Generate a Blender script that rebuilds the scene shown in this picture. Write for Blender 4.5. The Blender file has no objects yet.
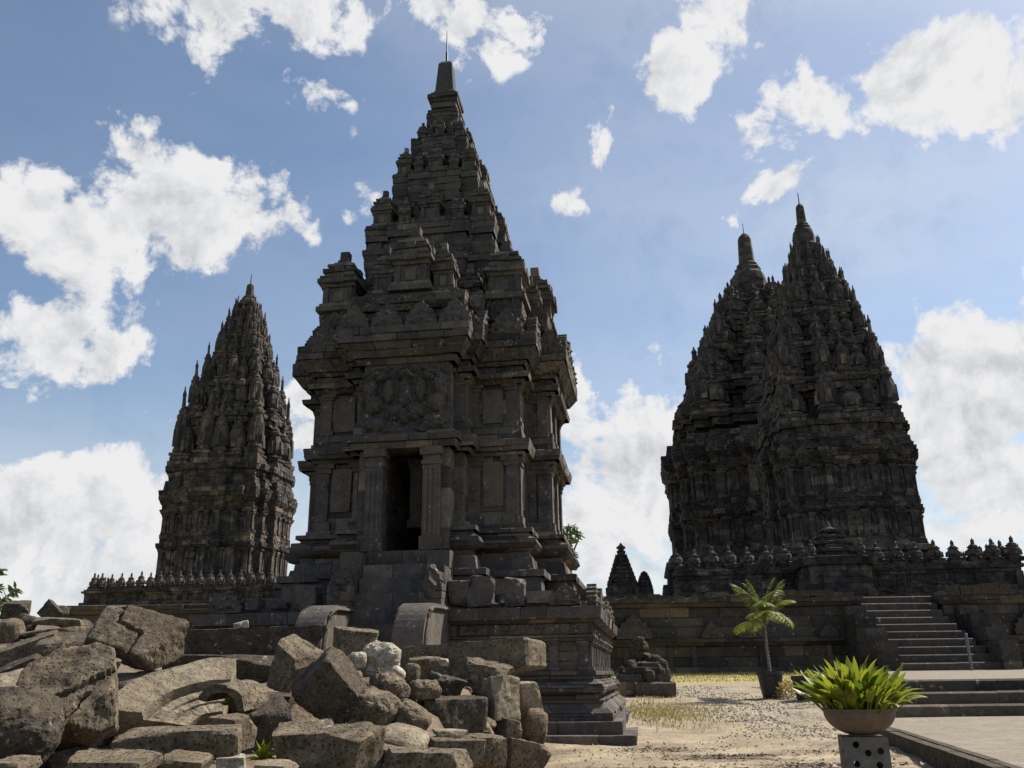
import bpy, bmesh, math, random
from math import sin, cos, pi, radians, sqrt, floor
from mathutils import Vector, Matrix, Euler, noise
R = random.Random(7)
SC = bpy.context.scene
COL = SC.collection

# ------------------------------------------------------------------ camera
F = 870.0; PITCH = radians(18.5); ROLL = radians(-0.7); EYE = 1.0
cam = bpy.data.cameras.new('camera'); camo = bpy.data.objects.new('camera', cam); COL.objects.link(camo)
cam.sensor_width = 36; cam.lens = F / 1024 * 36; cam.clip_start = 0.05; cam.clip_end = 5000
camo.matrix_world = Matrix.Translation((0, 0, EYE)) @ Matrix.Rotation(pi/2 + PITCH, 4, 'X') @ Matrix.Rotation(ROLL, 4, 'Z')
SC.camera = camo
def ray(px, py):
    u = (px-512)/F; v = (384-py)/F; c, s = cos(ROLL), sin(ROLL)
    u, v = c*u - s*v, s*u + c*v
    return Vector((u, cos(PITCH) - v*sin(PITCH), sin(PITCH) + v*cos(PITCH)))
def at(px, py, Y):
    d = ray(px, py); return d / d.y * Y + Vector((0, 0, EYE))

# ------------------------------------------------------------------ light
SUN_EL = 50.0; SUN_AZ = 62.0      # azimuth clockwise from the view direction (+Y)
sun = bpy.data.lights.new('sun', 'SUN'); suno = bpy.data.objects.new('sun', sun); COL.objects.link(suno)
sun.energy = 5.0; sun.angle = radians(0.55); sun.color = (1.0, 0.93, 0.82)
sd = Vector((sin(radians(SUN_AZ))*cos(radians(SUN_EL)), cos(radians(SUN_AZ))*cos(radians(SUN_EL)), sin(radians(SUN_EL))))
suno.rotation_euler = sd.to_track_quat('Z', 'Y').to_euler()
SC.view_settings.view_transform = 'Standard'; SC.view_settings.look = 'None'
SC.view_settings.exposure = 0.55; SC.view_settings.gamma = 1.0; SC.view_settings.use_curve_mapping = False

# ------------------------------------------------------------------ node helpers
def nd(nt, t, **kw):
    n = nt.nodes.new(t)
    for k, v in kw.items():
        if k.startswith('i_'): n.inputs[k[2:].replace('_', ' ')].default_value = v
        else: setattr(n, k, v)
    return n
def math_(nt, op, a, b=None, c=None, clamp=False):
    n = nt.nodes.new('ShaderNodeMath'); n.operation = op; n.use_clamp = clamp
    for i, x in enumerate((a, b, c)):
        if x is None: continue
        if isinstance(x, (int, float)): n.inputs[i].default_value = x
        else: nt.links.new(x, n.inputs[i])
    return n.outputs[0]
def ramp(nt, fac, stops, interp='LINEAR'):
    n = nt.nodes.new('ShaderNodeValToRGB'); cr = n.color_ramp; cr.interpolation = interp
    while len(cr.elements) < len(stops): cr.elements.new(0.5)
    for e, (p, c) in zip(cr.elements, stops): e.position = p; e.color = (*c, 1) if len(c) == 3 else c
    nt.links.new(fac, n.inputs[0]); return n.outputs[0]
def mixc(nt, fac, a, b, mode='MIX'):
    n = nt.nodes.new('ShaderNodeMix'); n.data_type = 'RGBA'; n.blend_type = mode
    for s, x in ((n.inputs[0], fac), (n.inputs[6], a), (n.inputs[7], b)):
        if isinstance(x, (int, float)): s.default_value = x
        elif isinstance(x, tuple): s.default_value = (*x, 1) if len(x) == 3 else x
        else: nt.links.new(x, s)
    return n.outputs[2]

# ------------------------------------------------------------------ world: nishita sky with procedural clouds
W = bpy.data.worlds.new('World'); SC.world = W; W.use_nodes = True
nt = W.node_tree; nt.nodes.clear()
sky = nd(nt, 'ShaderNodeTexSky', sky_type='NISHITA', sun_disc=False, sun_elevation=radians(SUN_EL), sun_rotation=radians(SUN_AZ))
sky.air_density = 1.0; sky.dust_density = 0.9; sky.ozone_density = 1.5
tc = nd(nt, 'ShaderNodeTexCoord'); D = tc.outputs['Generated']
def wn(scale, detail, rough, dist=0.0, off=(0, 0, 0)):
    mp = nd(nt, 'ShaderNodeMapping'); mp.inputs['Location'].default_value = off; nt.links.new(D, mp.inputs[0])
    n = nd(nt, 'ShaderNodeTexNoise'); n.inputs['Scale'].default_value = scale; n.inputs['Detail'].default_value = detail
    n.inputs['Roughness'].default_value = rough; n.inputs['Distortion'].default_value = dist
    nt.links.new(mp.outputs[0], n.inputs['Vector']); return n.outputs['Fac']
warp = nd(nt, 'ShaderNodeTexNoise'); warp.inputs['Scale'].default_value = 9; warp.inputs['Detail'].default_value = 4
nt.links.new(D, warp.inputs['Vector'])
wv = nd(nt, 'ShaderNodeVectorMath', operation='SUBTRACT'); nt.links.new(warp.outputs['Color'], wv.inputs[0]); wv.inputs[1].default_value = (.5, .5, .5)
wm = nd(nt, 'ShaderNodeVectorMath', operation='SCALE'); nt.links.new(wv.outputs[0], wm.inputs[0]); wm.inputs['Scale'].default_value = 0.12
wa = nd(nt, 'ShaderNodeVectorMath', operation='ADD'); nt.links.new(D, wa.inputs[0]); nt.links.new(wm.outputs[0], wa.inputs[1])
# cloud puffs: directions and angular sizes (pixel, pixel, radius px, weight)
PUFFS = [(70,235,60,1),(140,215,75,1),(205,228,70,1),(265,240,48,.95),(305,248,30,.8),(150,150,40,.8),(15,200,50,.95),(190,262,34,.8),(25,235,36,.7),(125,140,28,.6),
 (40,342,52,1),(90,350,40,.9),(135,345,30,.75),(8,335,42,.9),(28,393,20,.6),
 (215,15,60,.72),(290,25,65,.9),(345,35,45,.82),(160,2,40,.6),(455,38,42,.72),(430,5,45,.62),(525,30,36,.62),(480,15,30,.5),
 (60,520,70,.9),(130,490,60,1),(20,530,60,.9),(90,575,85,.85),(150,560,60,.8),(305,395,42,.8),(295,440,45,.75),(10,590,60,.8),
 (590,385,42,.9),(620,460,75,1),(580,430,50,.9),(640,500,70,.9),(600,520,80,.9),(655,355,32,.72),(630,400,40,.5),
 (672,82,38,.9),(662,72,24,.7),(730,18,52,.8),(700,5,34,.66),(755,45,24,.5),
 (895,95,55,1),(955,80,52,1),(930,65,38,.85),(850,120,44,.95),(760,128,40,.8),(810,118,44,.8),(990,95,40,.8),(795,180,30,.62),(820,190,24,.5),(755,215,14,.5),
 (600,150,32,.66),(625,120,24,.6),(555,198,26,.6),(590,135,24,.55),(360,155,28,.55),(370,195,32,.58),(415,130,26,.55),(940,190,30,.45),(500,60,34,.5),
 (985,355,66,1),(935,378,56,1),(1015,400,75,1),(960,430,75,.95),(925,360,28,.7),(980,500,90,.85),(905,420,40,.7),(1030,330,50,1),(700,490,60,.5)]
cur = None
for (x, y, r, w) in PUFFS:
    d = ray(x, y).normalized()
    dist = nd(nt, 'ShaderNodeVectorMath', operation='DISTANCE'); nt.links.new(wa.outputs[0], dist.inputs[0]); dist.inputs[1].default_value = d
    mr = nd(nt, 'ShaderNodeMapRange'); nt.links.new(dist.outputs['Value'], mr.inputs[0])
    mr.inputs[1].default_value = 0.0; mr.inputs[2].default_value = r/F*1.38; mr.inputs[3].default_value = w; mr.inputs[4].default_value = 0.0
    cur = mr.outputs[0] if cur is None else math_(nt, 'MAXIMUM', cur, mr.outputs[0])
# clouds also away from the picture
back = math_(nt, 'MULTIPLY', math_(nt, 'SUBTRACT', wn(2.4, 5, .55, .2, (3, 1, 7)), .62, clamp=True), 3.0)
sx = nd(nt, 'ShaderNodeSeparateXYZ'); nt.links.new(D, sx.inputs[0])
gate = nd(nt, 'ShaderNodeMapRange'); nt.links.new(sx.outputs['Y'], gate.inputs[0]); gate.inputs[1].default_value = .62; gate.inputs[2].default_value = .45; gate.clamp = True
cur = math_(nt, 'MAXIMUM', cur, math_(nt, 'MULTIPLY', back, gate.outputs[0]))
fb = wn(11, 12, .62, .25); fb2 = wn(38, 8, .6, .3, (2, 5, 1))
dens = math_(nt, 'ADD', cur, math_(nt, 'MULTIPLY', math_(nt, 'SUBTRACT', fb, .5), 2.15))
dens = math_(nt, 'ADD', dens, math_(nt, 'MULTIPLY', math_(nt, 'SUBTRACT', fb2, .5), .62))
mask = nd(nt, 'ShaderNodeMapRange', interpolation_type='SMOOTHSTEP'); nt.links.new(dens, mask.inputs[0])
mask.inputs[1].default_value = .30; mask.inputs[2].default_value = .58
# keep the noise from making clouds where there is no puff at all
pg = nd(nt, 'ShaderNodeMapRange'); nt.links.new(cur, pg.inputs[0]); pg.inputs[1].default_value = .02; pg.inputs[2].default_value = .2
m1 = math_(nt, 'MULTIPLY', mask.outputs[0], pg.outputs[0], clamp=True)
# thin high veil
vm = nd(nt, 'ShaderNodeMapping'); vm.inputs['Rotation'].default_value = (0, radians(8), 0); vm.inputs['Scale'].default_value = (1.2, 2.0, 4.5); nt.links.new(D, vm.inputs[0])
vn = nd(nt, 'ShaderNodeTexNoise'); vn.inputs['Scale'].default_value = 1.3; vn.inputs['Detail'].default_value = 3; nt.links.new(vm.outputs[0], vn.inputs['Vector'])
veil = math_(nt, 'MULTIPLY', math_(nt, 'SUBTRACT', vn.outputs['Fac'], .36, clamp=True), .7)
xr = nd(nt, 'ShaderNodeMapRange'); nt.links.new(sx.outputs['X'], xr.inputs[0]); xr.inputs[1].default_value = -.45; xr.inputs[2].default_value = .35; xr.inputs[3].default_value = .35; xr.inputs[4].default_value = 1.6
veil = math_(nt, 'MULTIPLY', veil, xr.outputs[0], clamp=True)
hz = nd(nt, 'ShaderNodeMapRange', interpolation_type='SMOOTHSTEP'); nt.links.new(sx.outputs['Z'], hz.inputs[0]); hz.inputs[1].default_value = .36; hz.inputs[2].default_value = .0; hz.inputs[3].default_value = 0; hz.inputs[4].default_value = .82
m = math_(nt, 'MAXIMUM', math_(nt, 'MAXIMUM', m1, veil), hz.outputs[0], clamp=True)
so = sd*.022
fb_s = wn(11, 12, .62, .25, tuple(so)); shn = wn(5, 6, .55, .2, (1.0, 2.0, 3.03))
rel = math_(nt, 'MULTIPLY', math_(nt, 'SUBTRACT', fb_s, fb), 3.6)
thick = nd(nt, 'ShaderNodeMapRange'); nt.links.new(dens, thick.inputs[0]); thick.inputs[1].default_value = .45; thick.inputs[2].default_value = 1.25
sh = math_(nt, 'ADD', rel, math_(nt, 'MULTIPLY', thick.outputs[0], math_(nt, 'MULTIPLY', shn, .9)), clamp=True)
ccol = ramp(nt, sh, [(0.0, (.88, .88, .89)), (.3, (.76, .77, .79)), (.65, (.60, .62, .65)), (1.0, (.50, .52, .56))])
bg1 = nd(nt, 'ShaderNodeBackground'); bg1.inputs['Strength'].default_value = 0.092; 
skyc = mixc(nt, 1.0, sky.outputs[0], (0.99, 1.0, 0.98), 'MULTIPLY'); nt.links.new(skyc, bg1.inputs[0])
bg2 = nd(nt, 'ShaderNodeBackground'); nt.links.new(ccol, bg2.inputs[0]); bg2.inputs['Strength'].default_value = 0.66
mx = nd(nt, 'ShaderNodeMixShader'); nt.links.new(m, mx.inputs[0]); nt.links.new(bg1.outputs[0], mx.inputs[1]); nt.links.new(bg2.outputs[0], mx.inputs[2])
wo = nd(nt, 'ShaderNodeOutputWorld'); nt.links.new(mx.outputs[0], wo.inputs[0])
W.cycles.sampling_method = 'MANUAL'; W.cycles.sample_map_resolution = 512

# ------------------------------------------------------------------ materials
def new_mat(name):
    m = bpy.data.materials.new(name); m.use_nodes = True; m.node_tree.nodes.clear(); return m, m.node_tree
def stone(name, dark, light, brown=(.16, .12, .08), scale=1.0, bump=.35, pits=0.0, lichen=0.0, fine=24.0, tone=True, carve=0.0, dist=.02, cell=0.0):
    m, nt = new_mat(name)
    tc = nd(nt, 'ShaderNodeTexCoord'); oi = nd(nt, 'ShaderNodeObjectInfo')
    va = nd(nt, 'ShaderNodeVectorMath', operation='ADD'); nt.links.new(tc.outputs['Object'], va.inputs[0])
    sc = nd(nt, 'ShaderNodeVectorMath', operation='SCALE'); sc.inputs[0].default_value = (37, 11, 23); nt.links.new(oi.outputs['Random'], sc.inputs['Scale'])
    nt.links.new(sc.outputs[0], va.inputs[1]); V = va.outputs[0]
    def ns(s, d=6, r=.6, o='Fac'):
        n = nd(nt, 'ShaderNodeTexNoise'); n.inputs['Scale'].default_value = s; n.inputs['Detail'].default_value = d; n.inputs['Roughness'].default_value = r
        nt.links.new(V, n.inputs['Vector']); return n.outputs[o]
    big = ns(.9*scale); mid = ns(4.5*scale, 8, .65); fin = ns(fine*scale, 5, .7)
    col = mixc(nt, ramp(nt, mid, [(.3, (0, 0, 0)), (.72, (1, 1, 1))]), dark, light)
    col = mixc(nt, ramp(nt, big, [(.45, (0, 0, 0)), (.7, (.75, .75, .75))]), col, brown)
    f3 = ramp(nt, fin, [(.25, (.45, .45, .45)), (.5, (1, 1, 1)), (.8, (1.35, 1.32, 1.25))])
    col = mixc(nt, .75, col, f3, 'MULTIPLY')
    if tone:
        at_ = nd(nt, 'ShaderNodeAttribute', attribute_name='tone')
        tcol = ramp(nt, at_.outputs['Fac'], [(0, (.6, .6, .63)), (.5, (.95, .94, .94)), (.88, (1.22, 1.16, 1.08)), (1, (2.0, 1.8, 1.5))])
        col = mixc(nt, 1.0, col, tcol, 'MULTIPLY')
    hc = None
    if cell > 0:
        mp = nd(nt, 'ShaderNodeMapping'); mp.inputs['Scale'].default_value = (cell, cell, cell*1.7); nt.links.new(V, mp.inputs[0])
        vc = nd(nt, 'ShaderNodeTexVoronoi'); vc.distance = 'CHEBYCHEV'; vc.inputs['Scale'].default_value = 1.0; vc.inputs['Randomness'].default_value = .75; nt.links.new(mp.outputs[0], vc.inputs['Vector'])
        sp_ = nd(nt, 'ShaderNodeSeparateColor'); nt.links.new(vc.outputs['Color'], sp_.inputs[0])
        col = mixc(nt, 1.0, col, ramp(nt, sp_.outputs[0], [(0, (.55, .55, .57)), (.6, (.95, .93, .9)), (.9, (1.35, 1.28, 1.18)), (1, (1.9, 1.75, 1.5))]), 'MULTIPLY')
        hc = math_(nt, 'SUBTRACT', math_(nt, 'MULTIPLY', sp_.outputs[1], .9), math_(nt, 'MULTIPLY', vc.outputs['Distance'], .8))
    if lichen > 0:
        lf = ramp(nt, ns(7*scale, 9, .75), [(.62-lichen*.2, (0, 0, 0)), (.70-lichen*.2, (1, 1, 1))])
        col = mixc(nt, math_(nt, 'MULTIPLY', lf, .8), col, (.42, .41, .36))
    h = math_(nt, 'ADD', math_(nt, 'MULTIPLY', mid, .6), math_(nt, 'MULTIPLY', fin, .35))
    if hc is not None: h = math_(nt, 'ADD', h, hc)
    if pits > 0:
        vo = nd(nt, 'ShaderNodeTexVoronoi'); vo.inputs['Scale'].default_value = 19*scale; nt.links.new(V, vo.inputs['Vector']); vo.inputs['Randomness'].default_value = 1
        pt = ramp(nt, vo.outputs['Distance'], [(.10, (0, 0, 0)), (.36, (1, 1, 1))])
        sel = ramp(nt, ns(14*scale, 3, .5), [(.42, (0, 0, 0)), (.6, (1, 1, 1))])
        pp = math_(nt, 'MAXIMUM', pt, sel)
        h = math_(nt, 'ADD', h, math_(nt, 'MULTIPLY', pp, pits))
        col = mixc(nt, math_(nt, 'MULTIPLY', math_(nt, 'SUBTRACT', 1.0, pp), .35), col, (.03, .028, .026))
    if carve > 0:
        vo = nd(nt, 'ShaderNodeTexVoronoi'); vo.feature = 'SMOOTH_F1'; vo.inputs['Scale'].default_value = 6.5*scale; nt.links.new(V, vo.inputs['Vector'])
        cw = math_(nt, 'MULTIPLY', math_(nt, 'SINE', math_(nt, 'MULTIPLY', vo.outputs['Distance'], 16.0)), carve)
        h = math_(nt, 'ADD', h, cw)
    bp = nd(nt, 'ShaderNodeBump'); bp.inputs['Strength'].default_value = bump; bp.inputs['Distance'].default_value = dist; nt.links.new(h, bp.inputs['Height'])
    b = nd(nt, 'ShaderNodeBsdfPrincipled'); nt.links.new(col, b.inputs['Base Color']); b.inputs['Roughness'].default_value = .92
    b.inputs['Specular IOR Level'].default_value = .2; nt.links.new(bp.outputs[0], b.inputs['Normal'])
    o = nd(nt, 'ShaderNodeOutputMaterial'); nt.links.new(b.outputs[0], o.inputs[0]); return m
M = {}
M['temple'] = stone('andesite_masonry', (.048, .045, .045), (.125, .112, .100), (.13, .106, .08), 1, .7, lichen=.12)
M['carved'] = stone('carved_andesite', (.044, .042, .042), (.12, .106, .094), (.12, .10, .076), 1, .9, lichen=.15, carve=.5, dist=.03)
M['far'] = stone('distant_andesite', (.040, .038, .039), (.108, .097, .087), (.108, .09, .07), .45, .8, fine=9, dist=.06, cell=1.3)
M['farcarve'] = stone('distant_carved_andesite', (.036, .035, .036), (.108, .097, .087), (.105, .088, .068), .45, 1.0, fine=9, carve=.5, dist=.08, cell=1.5)
M['turret'] = stone('turret_andesite', (.040, .038, .039), (.108, .097, .087), (.108, .09, .07), 1.2, .9, fine=9, dist=.04, cell=5.5)
M['terrace'] = stone('terrace_masonry', (.038, .035, .034), (.09, .08, .068), (.09, .073, .053), .8, .8, fine=14, lichen=.1)
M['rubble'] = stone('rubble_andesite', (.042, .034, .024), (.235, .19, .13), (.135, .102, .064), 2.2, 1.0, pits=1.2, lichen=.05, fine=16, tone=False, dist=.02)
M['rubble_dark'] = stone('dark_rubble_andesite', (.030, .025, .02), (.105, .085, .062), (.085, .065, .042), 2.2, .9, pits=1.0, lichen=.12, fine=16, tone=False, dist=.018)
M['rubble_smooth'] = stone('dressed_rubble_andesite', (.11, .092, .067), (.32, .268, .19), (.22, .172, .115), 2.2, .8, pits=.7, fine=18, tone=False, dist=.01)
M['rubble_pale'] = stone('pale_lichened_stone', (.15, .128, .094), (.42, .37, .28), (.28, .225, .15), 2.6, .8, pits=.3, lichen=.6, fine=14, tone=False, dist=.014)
def simple(name, col, rough=.8, var=.3, scale=8, bump=.2, metallic=0, trans=0.0):
    m, nt = new_mat(name)
    tc = nd(nt, 'ShaderNodeTexCoord'); n = nd(nt, 'ShaderNodeTexNoise'); n.inputs['Scale'].default_value = scale; n.inputs['Detail'].default_value = 6
    nt.links.new(tc.outputs['Object'], n.inputs['Vector'])
    c = ramp(nt, n.outputs['Fac'], [(.25, tuple(x*(1-var) for x in col)), (.75, tuple(min(1, x*(1+var)) for x in col))])
    bp = nd(nt, 'ShaderNodeBump'); bp.inputs['Strength'].default_value = bump; bp.inputs['Distance'].default_value = .01; nt.links.new(n.outputs['Fac'], bp.inputs['Height'])
    b = nd(nt, 'ShaderNodeBsdfPrincipled'); nt.links.new(c, b.inputs['Base Color']); b.inputs['Roughness'].default_value = rough; b.inputs['Metallic'].default_value = metallic
    nt.links.new(bp.outputs[0], b.inputs['Normal'])
    o = nd(nt, 'ShaderNodeOutputMaterial')
    if trans > 0:
        t = nd(nt, 'ShaderNodeBsdfTranslucent'); nt.links.new(c, t.inputs[0]); mx = nd(nt, 'ShaderNodeMixShader'); mx.inputs[0].default_value = trans
        nt.links.new(b.outputs[0], mx.inputs[1]); nt.links.new(t.outputs[0], mx.inputs[2]); nt.links.new(mx.outputs[0], o.inputs[0])
    else: nt.links.new(b.outputs[0], o.inputs[0])
    return m
def leafmat(name, a, b_, c_, trans=.45):
    m, nt = new_mat(name)
    at_ = nd(nt, 'ShaderNodeAttribute', attribute_name='tone')
    col = ramp(nt, at_.outputs['Fac'], [(0, a), (.6, b_), (.9, b_), (1, c_)])
    b = nd(nt, 'ShaderNodeBsdfPrincipled'); nt.links.new(col, b.inputs['Base Color']); b.inputs['Roughness'].default_value = .45
    t = nd(nt, 'ShaderNodeBsdfTranslucent'); nt.links.new(col, t.inputs[0]); mx = nd(nt, 'ShaderNodeMixShader'); mx.inputs[0].default_value = trans
    o = nd(nt, 'ShaderNodeOutputMaterial'); nt.links.new(b.outputs[0], mx.inputs[1]); nt.links.new(t.outputs[0], mx.inputs[2]); nt.links.new(mx.outputs[0], o.inputs[0]); return m
M['leaf'] = leafmat('broad_leaf', (.05, .11, .012), (.27, .30, .025), (.40, .17, .03), .42)
M['palmleaf'] = leafmat('palm_leaf', (.04, .08, .01), (.20, .235, .03), (.34, .30, .07), .4)
M['treeleaf'] = leafmat('tree_leaf', (.03, .07, .015), (.08, .14, .03), (.12, .17, .04), .3)
M['bark'] = simple('bark', (.20, .16, .12), .9, .4, 20, .5)
M['blackpot'] = simple('black_pot', (.02, .02, .022), .5, .2, 10, .1)
M['bowl'] = simple('terracotta_bowl', (.13, .095, .07), .85, .3, 12, .4)
M['concrete'] = simple('grey_cast_concrete', (.12, .115, .105), .9, .35, 14, .4)
M['metal'] = simple('grey_painted_metal', (.11, .12, .135), .5, .15, 10, .05)
M['rod'] = simple('dark_iron_rod', (.05, .05, .055), .5, .15, 10, .05)
M['white'] = simple('white_enamel', (.75, .76, .78), .5, .05, 10, .05)
M['void'] = simple('inner_chamber', (.03, .028, .027), .95, .3, 3, .1)
M['pebble'] = leafmat('gravel_stone', (.26, .22, .165), (.40, .34, .255), (.55, .48, .38), 0.0)
M['drygrass'] = leafmat('dry_grass', (.22, .20, .06), (.42, .35, .14), (.5, .42, .2), .3)
M['litter'] = leafmat('dry_leaf_litter', (.05, .035, .022), (.12, .08, .045), (.2, .13, .07), .1)

# ------------------------------------------------------------------ object helpers
def tag(o, label=None, cat=None, group=None, kind=None):
    if label: o['label'] = label
    if cat: o['category'] = cat
    if group: o['group'] = group
    if kind: o['kind'] = kind
    elif cat: o['kind'] = 'thing'
    return o
def thing(name, label, cat, loc=(0, 0, 0), rz=0.0, group=None):
    o = bpy.data.objects.new(name, None); COL.objects.link(o); o.empty_display_size = .3
    o.location = loc; o.rotation_euler = (0, 0, rz); return tag(o, label, cat, group)
def link(name, me, parent=None, loc=(0, 0, 0), rot=(0, 0, 0), scale=(1, 1, 1)):
    o = bpy.data.objects.new(name, me); COL.objects.link(o); o.location = loc; o.rotation_euler = rot; o.scale = scale
    if parent: o.parent = parent
    return o
class MB:
    def __init__(s): s.v = []; s.f = []; s.t = []
    def add(s, vs, fs, tone=None):
        b = len(s.v); s.v += [tuple(v) for v in vs]; t = R.random() if tone is None else tone
        for f in fs: s.f.append(tuple(b+i for i in f)); s.t.append(t)
    def hexa(s, c, tone=None):     # c: 8 corners, bottom four then top four, counter clockwise
        s.add(c, ((0, 3, 2, 1), (4, 5, 6, 7), (0, 1, 5, 4), (1, 2, 6, 5), (2, 3, 7, 6), (3, 0, 4, 7)), tone)
    def box(s, x0, x1, y0, y1, z0, z1, j=0.0, tone=None):
        c = [(x0, y0, z0), (x1, y0, z0), (x1, y1, z0), (x0, y1, z0), (x0, y0, z1), (x1, y0, z1), (x1, y1, z1), (x0, y1, z1)]
        if j: c = [tuple(a + R.uniform(-j, j) for a in p) for p in c]
        s.hexa(c, tone)
    def prism(s, poly, z0, z1, tone=None):
        n = len(poly); vs = [(x, y, z0) for x, y in poly] + [(x, y, z1) for x, y in poly]
        s.add(vs, [tuple(range(n-1, -1, -1)), tuple(range(n, 2*n))] + [(i, (i+1) % n, n+(i+1) % n, n+i) for i in range(n)], tone)
    def mesh(s, name, mat, smooth=False):
        me = bpy.data.meshes.new(name); me.from_pydata(s.v, [], s.f); me.materials.append(mat)
        a = me.attributes.new('tone', 'FLOAT', 'FACE'); a.data.foreach_set('value', s.t)
        if smooth: me.polygons.foreach_set('use_smooth', [True]*len(s.f))
        me.update(); return me
    def build(s, name, mat, parent=None, smooth=False, **kw):
        return link(name, s.mesh(name, mat, smooth), parent, **kw)
def tube(mb, pts, rads, n=7, tone=.5):
    vs = []; fs = []
    for i, p in enumerate(pts):
        a = pts[max(0, i-1)]; b = pts[min(len(pts)-1, i+1)]; t = (Vector(b)-Vector(a)).normalized()
        u = t.orthogonal().normalized(); w = t.cross(u)
        for k in range(n):
            q = Vector(p) + (u*cos(2*pi*k/n) + w*sin(2*pi*k/n))*rads[i]; vs.append(q)
    for i in range(len(pts)-1):
        for k in range(n): fs.append((i*n+k, i*n+(k+1) % n, (i+1)*n+(k+1) % n, (i+1)*n+k))
    fs.append(tuple(range(n-1, -1, -1))); fs.append(tuple((len(pts)-1)*n+k for k in range(n)))
    mb.add(vs, fs, tone)
def lathe(mb, prof, n=12, tone=.5, ribs=0.0, c=(0, 0)):
    vs = []; fs = []
    for r, z in prof:
        for k in range(n):
            rr = r*(1 - (ribs if k % 2 else 0)); vs.append((c[0]+rr*cos(2*pi*k/n), c[1]+rr*sin(2*pi*k/n), z))
    for i in range(len(prof)-1):
        for k in range(n): fs.append((i*n+k, i*n+(k+1) % n, (i+1)*n+(k+1) % n, (i+1)*n+k))
    fs.append(tuple(range(n-1, -1, -1))); fs.append(tuple((len(prof)-1)*n+k for k in range(n)))
    mb.add(vs, fs, tone)

# ------------------------------------------------------------------ masonry
def cross(A, w, e):
    B = A+e
    return [(-w, -B), (w, -B), (w, -A), (A, -A), (A, -w), (B, -w), (B, w), (A, w), (A, A), (w, A), (w, B), (-w, B), (-w, A), (-A, A), (-A, w), (-B, w), (-B, -w), (-A, -w), (-A, -A), (-w, -A)]
def cross2(A, w1, e1, w2, e2):      # two steps of projection
    B = A+e1; Cc = B+e2; q = [(-w2, -Cc), (w2, -Cc), (w2, -B), (w1, -B), (w1, -A), (A, -A), (A, -w1), (B, -w1), (B, -w2)]
    out = []
    p = q[1:]
    for k in range(4):
        c, s = (1, 0, -1, 0)[k], (0, 1, 0, -1)[k]
        for (x, y) in p + [(Cc, -w2)]: out.append((x*c - y*s, x*s + y*c))
    return out
def rect(x0, x1, y0, y1): return [(x0, y0), (x1, y0), (x1, y1), (x0, y1)]
def offs(poly, o):
    n = len(poly); res = []
    for i in range(n):
        a = Vector(poly[i-1]); b = Vector(poly[i]); c = Vector(poly[(i+1) % n])
        t1 = (b-a).normalized(); t2 = (c-b).normalized(); n1 = Vector((t1.y, -t1.x)); n2 = Vector((t2.y, -t2.x))
        if abs(t1.dot(t2)) > .99: res.append(tuple(b + n1*o))
        else: res.append(tuple(b + (n1+n2)*o))
    return res
def ring(mb, poly, z0, z1, o0, o1, L, j=.01, thick=.3, gap=.0, skip=None):
    P0 = offs(poly, o0); P1 = offs(poly, o1); n = len(poly)
    for i in range(n):
        a0, b0, a1, b1 = (Vector(q) for q in (P0[i], P0[(i+1) % n], P1[i], P1[(i+1) % n]))
        l = max((b0-a0).length, (b1-a1).length)
        if l < .02: continue
        t = (b0-a0); t = t.normalized() if t.length > 1e-4 else (b1-a1).normalized()
        nn = Vector((t.y, -t.x)); cuts = [0.0]; k = max(1, round(l/L)); ph = R.uniform(-.25, .25)
        for q in range(1, k):
            cuts.append(min(.98, max(.02, (q + ph + R.uniform(-.22, .22))/k)))
        cuts.append(1.0)
        if skip and abs(t.y) < .1 and (b0-a0).length > .9:
            us = [((xx-a0.x)/(b0.x-a0.x)) for xx in (-.43, .43)]
            if 0 < us[0] < us[1] < 1: cuts = sorted([c_ for c_ in cuts if not us[0]-.03 < c_ < us[1]+.03] + us)
        for u0, u1 in zip(cuts[:-1], cuts[1:]):
            if u1-u0 < .01: continue
            if skip and skip(a0.lerp(b0, (u0+u1)/2)): continue
            d = R.uniform(-j, j); g = .004
            if R.random() < .05: d -= j*2.5
            zz0 = z0; zz1 = z1 + R.uniform(-.25, .25)*j - gap
            p = [a0.lerp(b0, u0), a0.lerp(b0, u1), a1.lerp(b1, u0), a1.lerp(b1, u1)]
            jj = lambda: R.uniform(-j, j)*.35
            A0 = p[0]+nn*(d+jj()); B0 = p[1]+nn*(d+jj()); A1 = p[2]+nn*(d+jj()); B1 = p[3]+nn*(d+jj())
            if u0 > 0: A0 += t*g; A1 += t*g
            if u1 < 1: B0 -= t*g; B1 -= t*g
            th = nn*(-(thick + R.uniform(0, .01)))
            ch = min(.5*j+.008, (zz1-zz0)*.3)*R.uniform(.5, 1.5); A2 = A1-nn*ch*1.6; B2 = B1-nn*ch*1.6*R.uniform(.7, 1.3)
            mb.add([(A0.x, A0.y, zz0), (B0.x, B0.y, zz0), ((B0+th).x, (B0+th).y, zz0), ((A0+th).x, (A0+th).y, zz0),
                     (A1.x, A1.y, zz1-ch), (B1.x, B1.y, zz1-ch), ((B1+th).x, (B1+th).y, zz1), ((A1+th).x, (A1+th).y, zz1), (A2.x, A2.y, zz1), (B2.x, B2.y, zz1)],
                   ((0, 3, 2, 1), (8, 9, 6, 7), (0, 1, 5, 4), (4, 5, 9, 8), (1, 2, 6, 9, 5), (2, 3, 7, 6), (3, 0, 4, 8, 7)))
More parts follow.
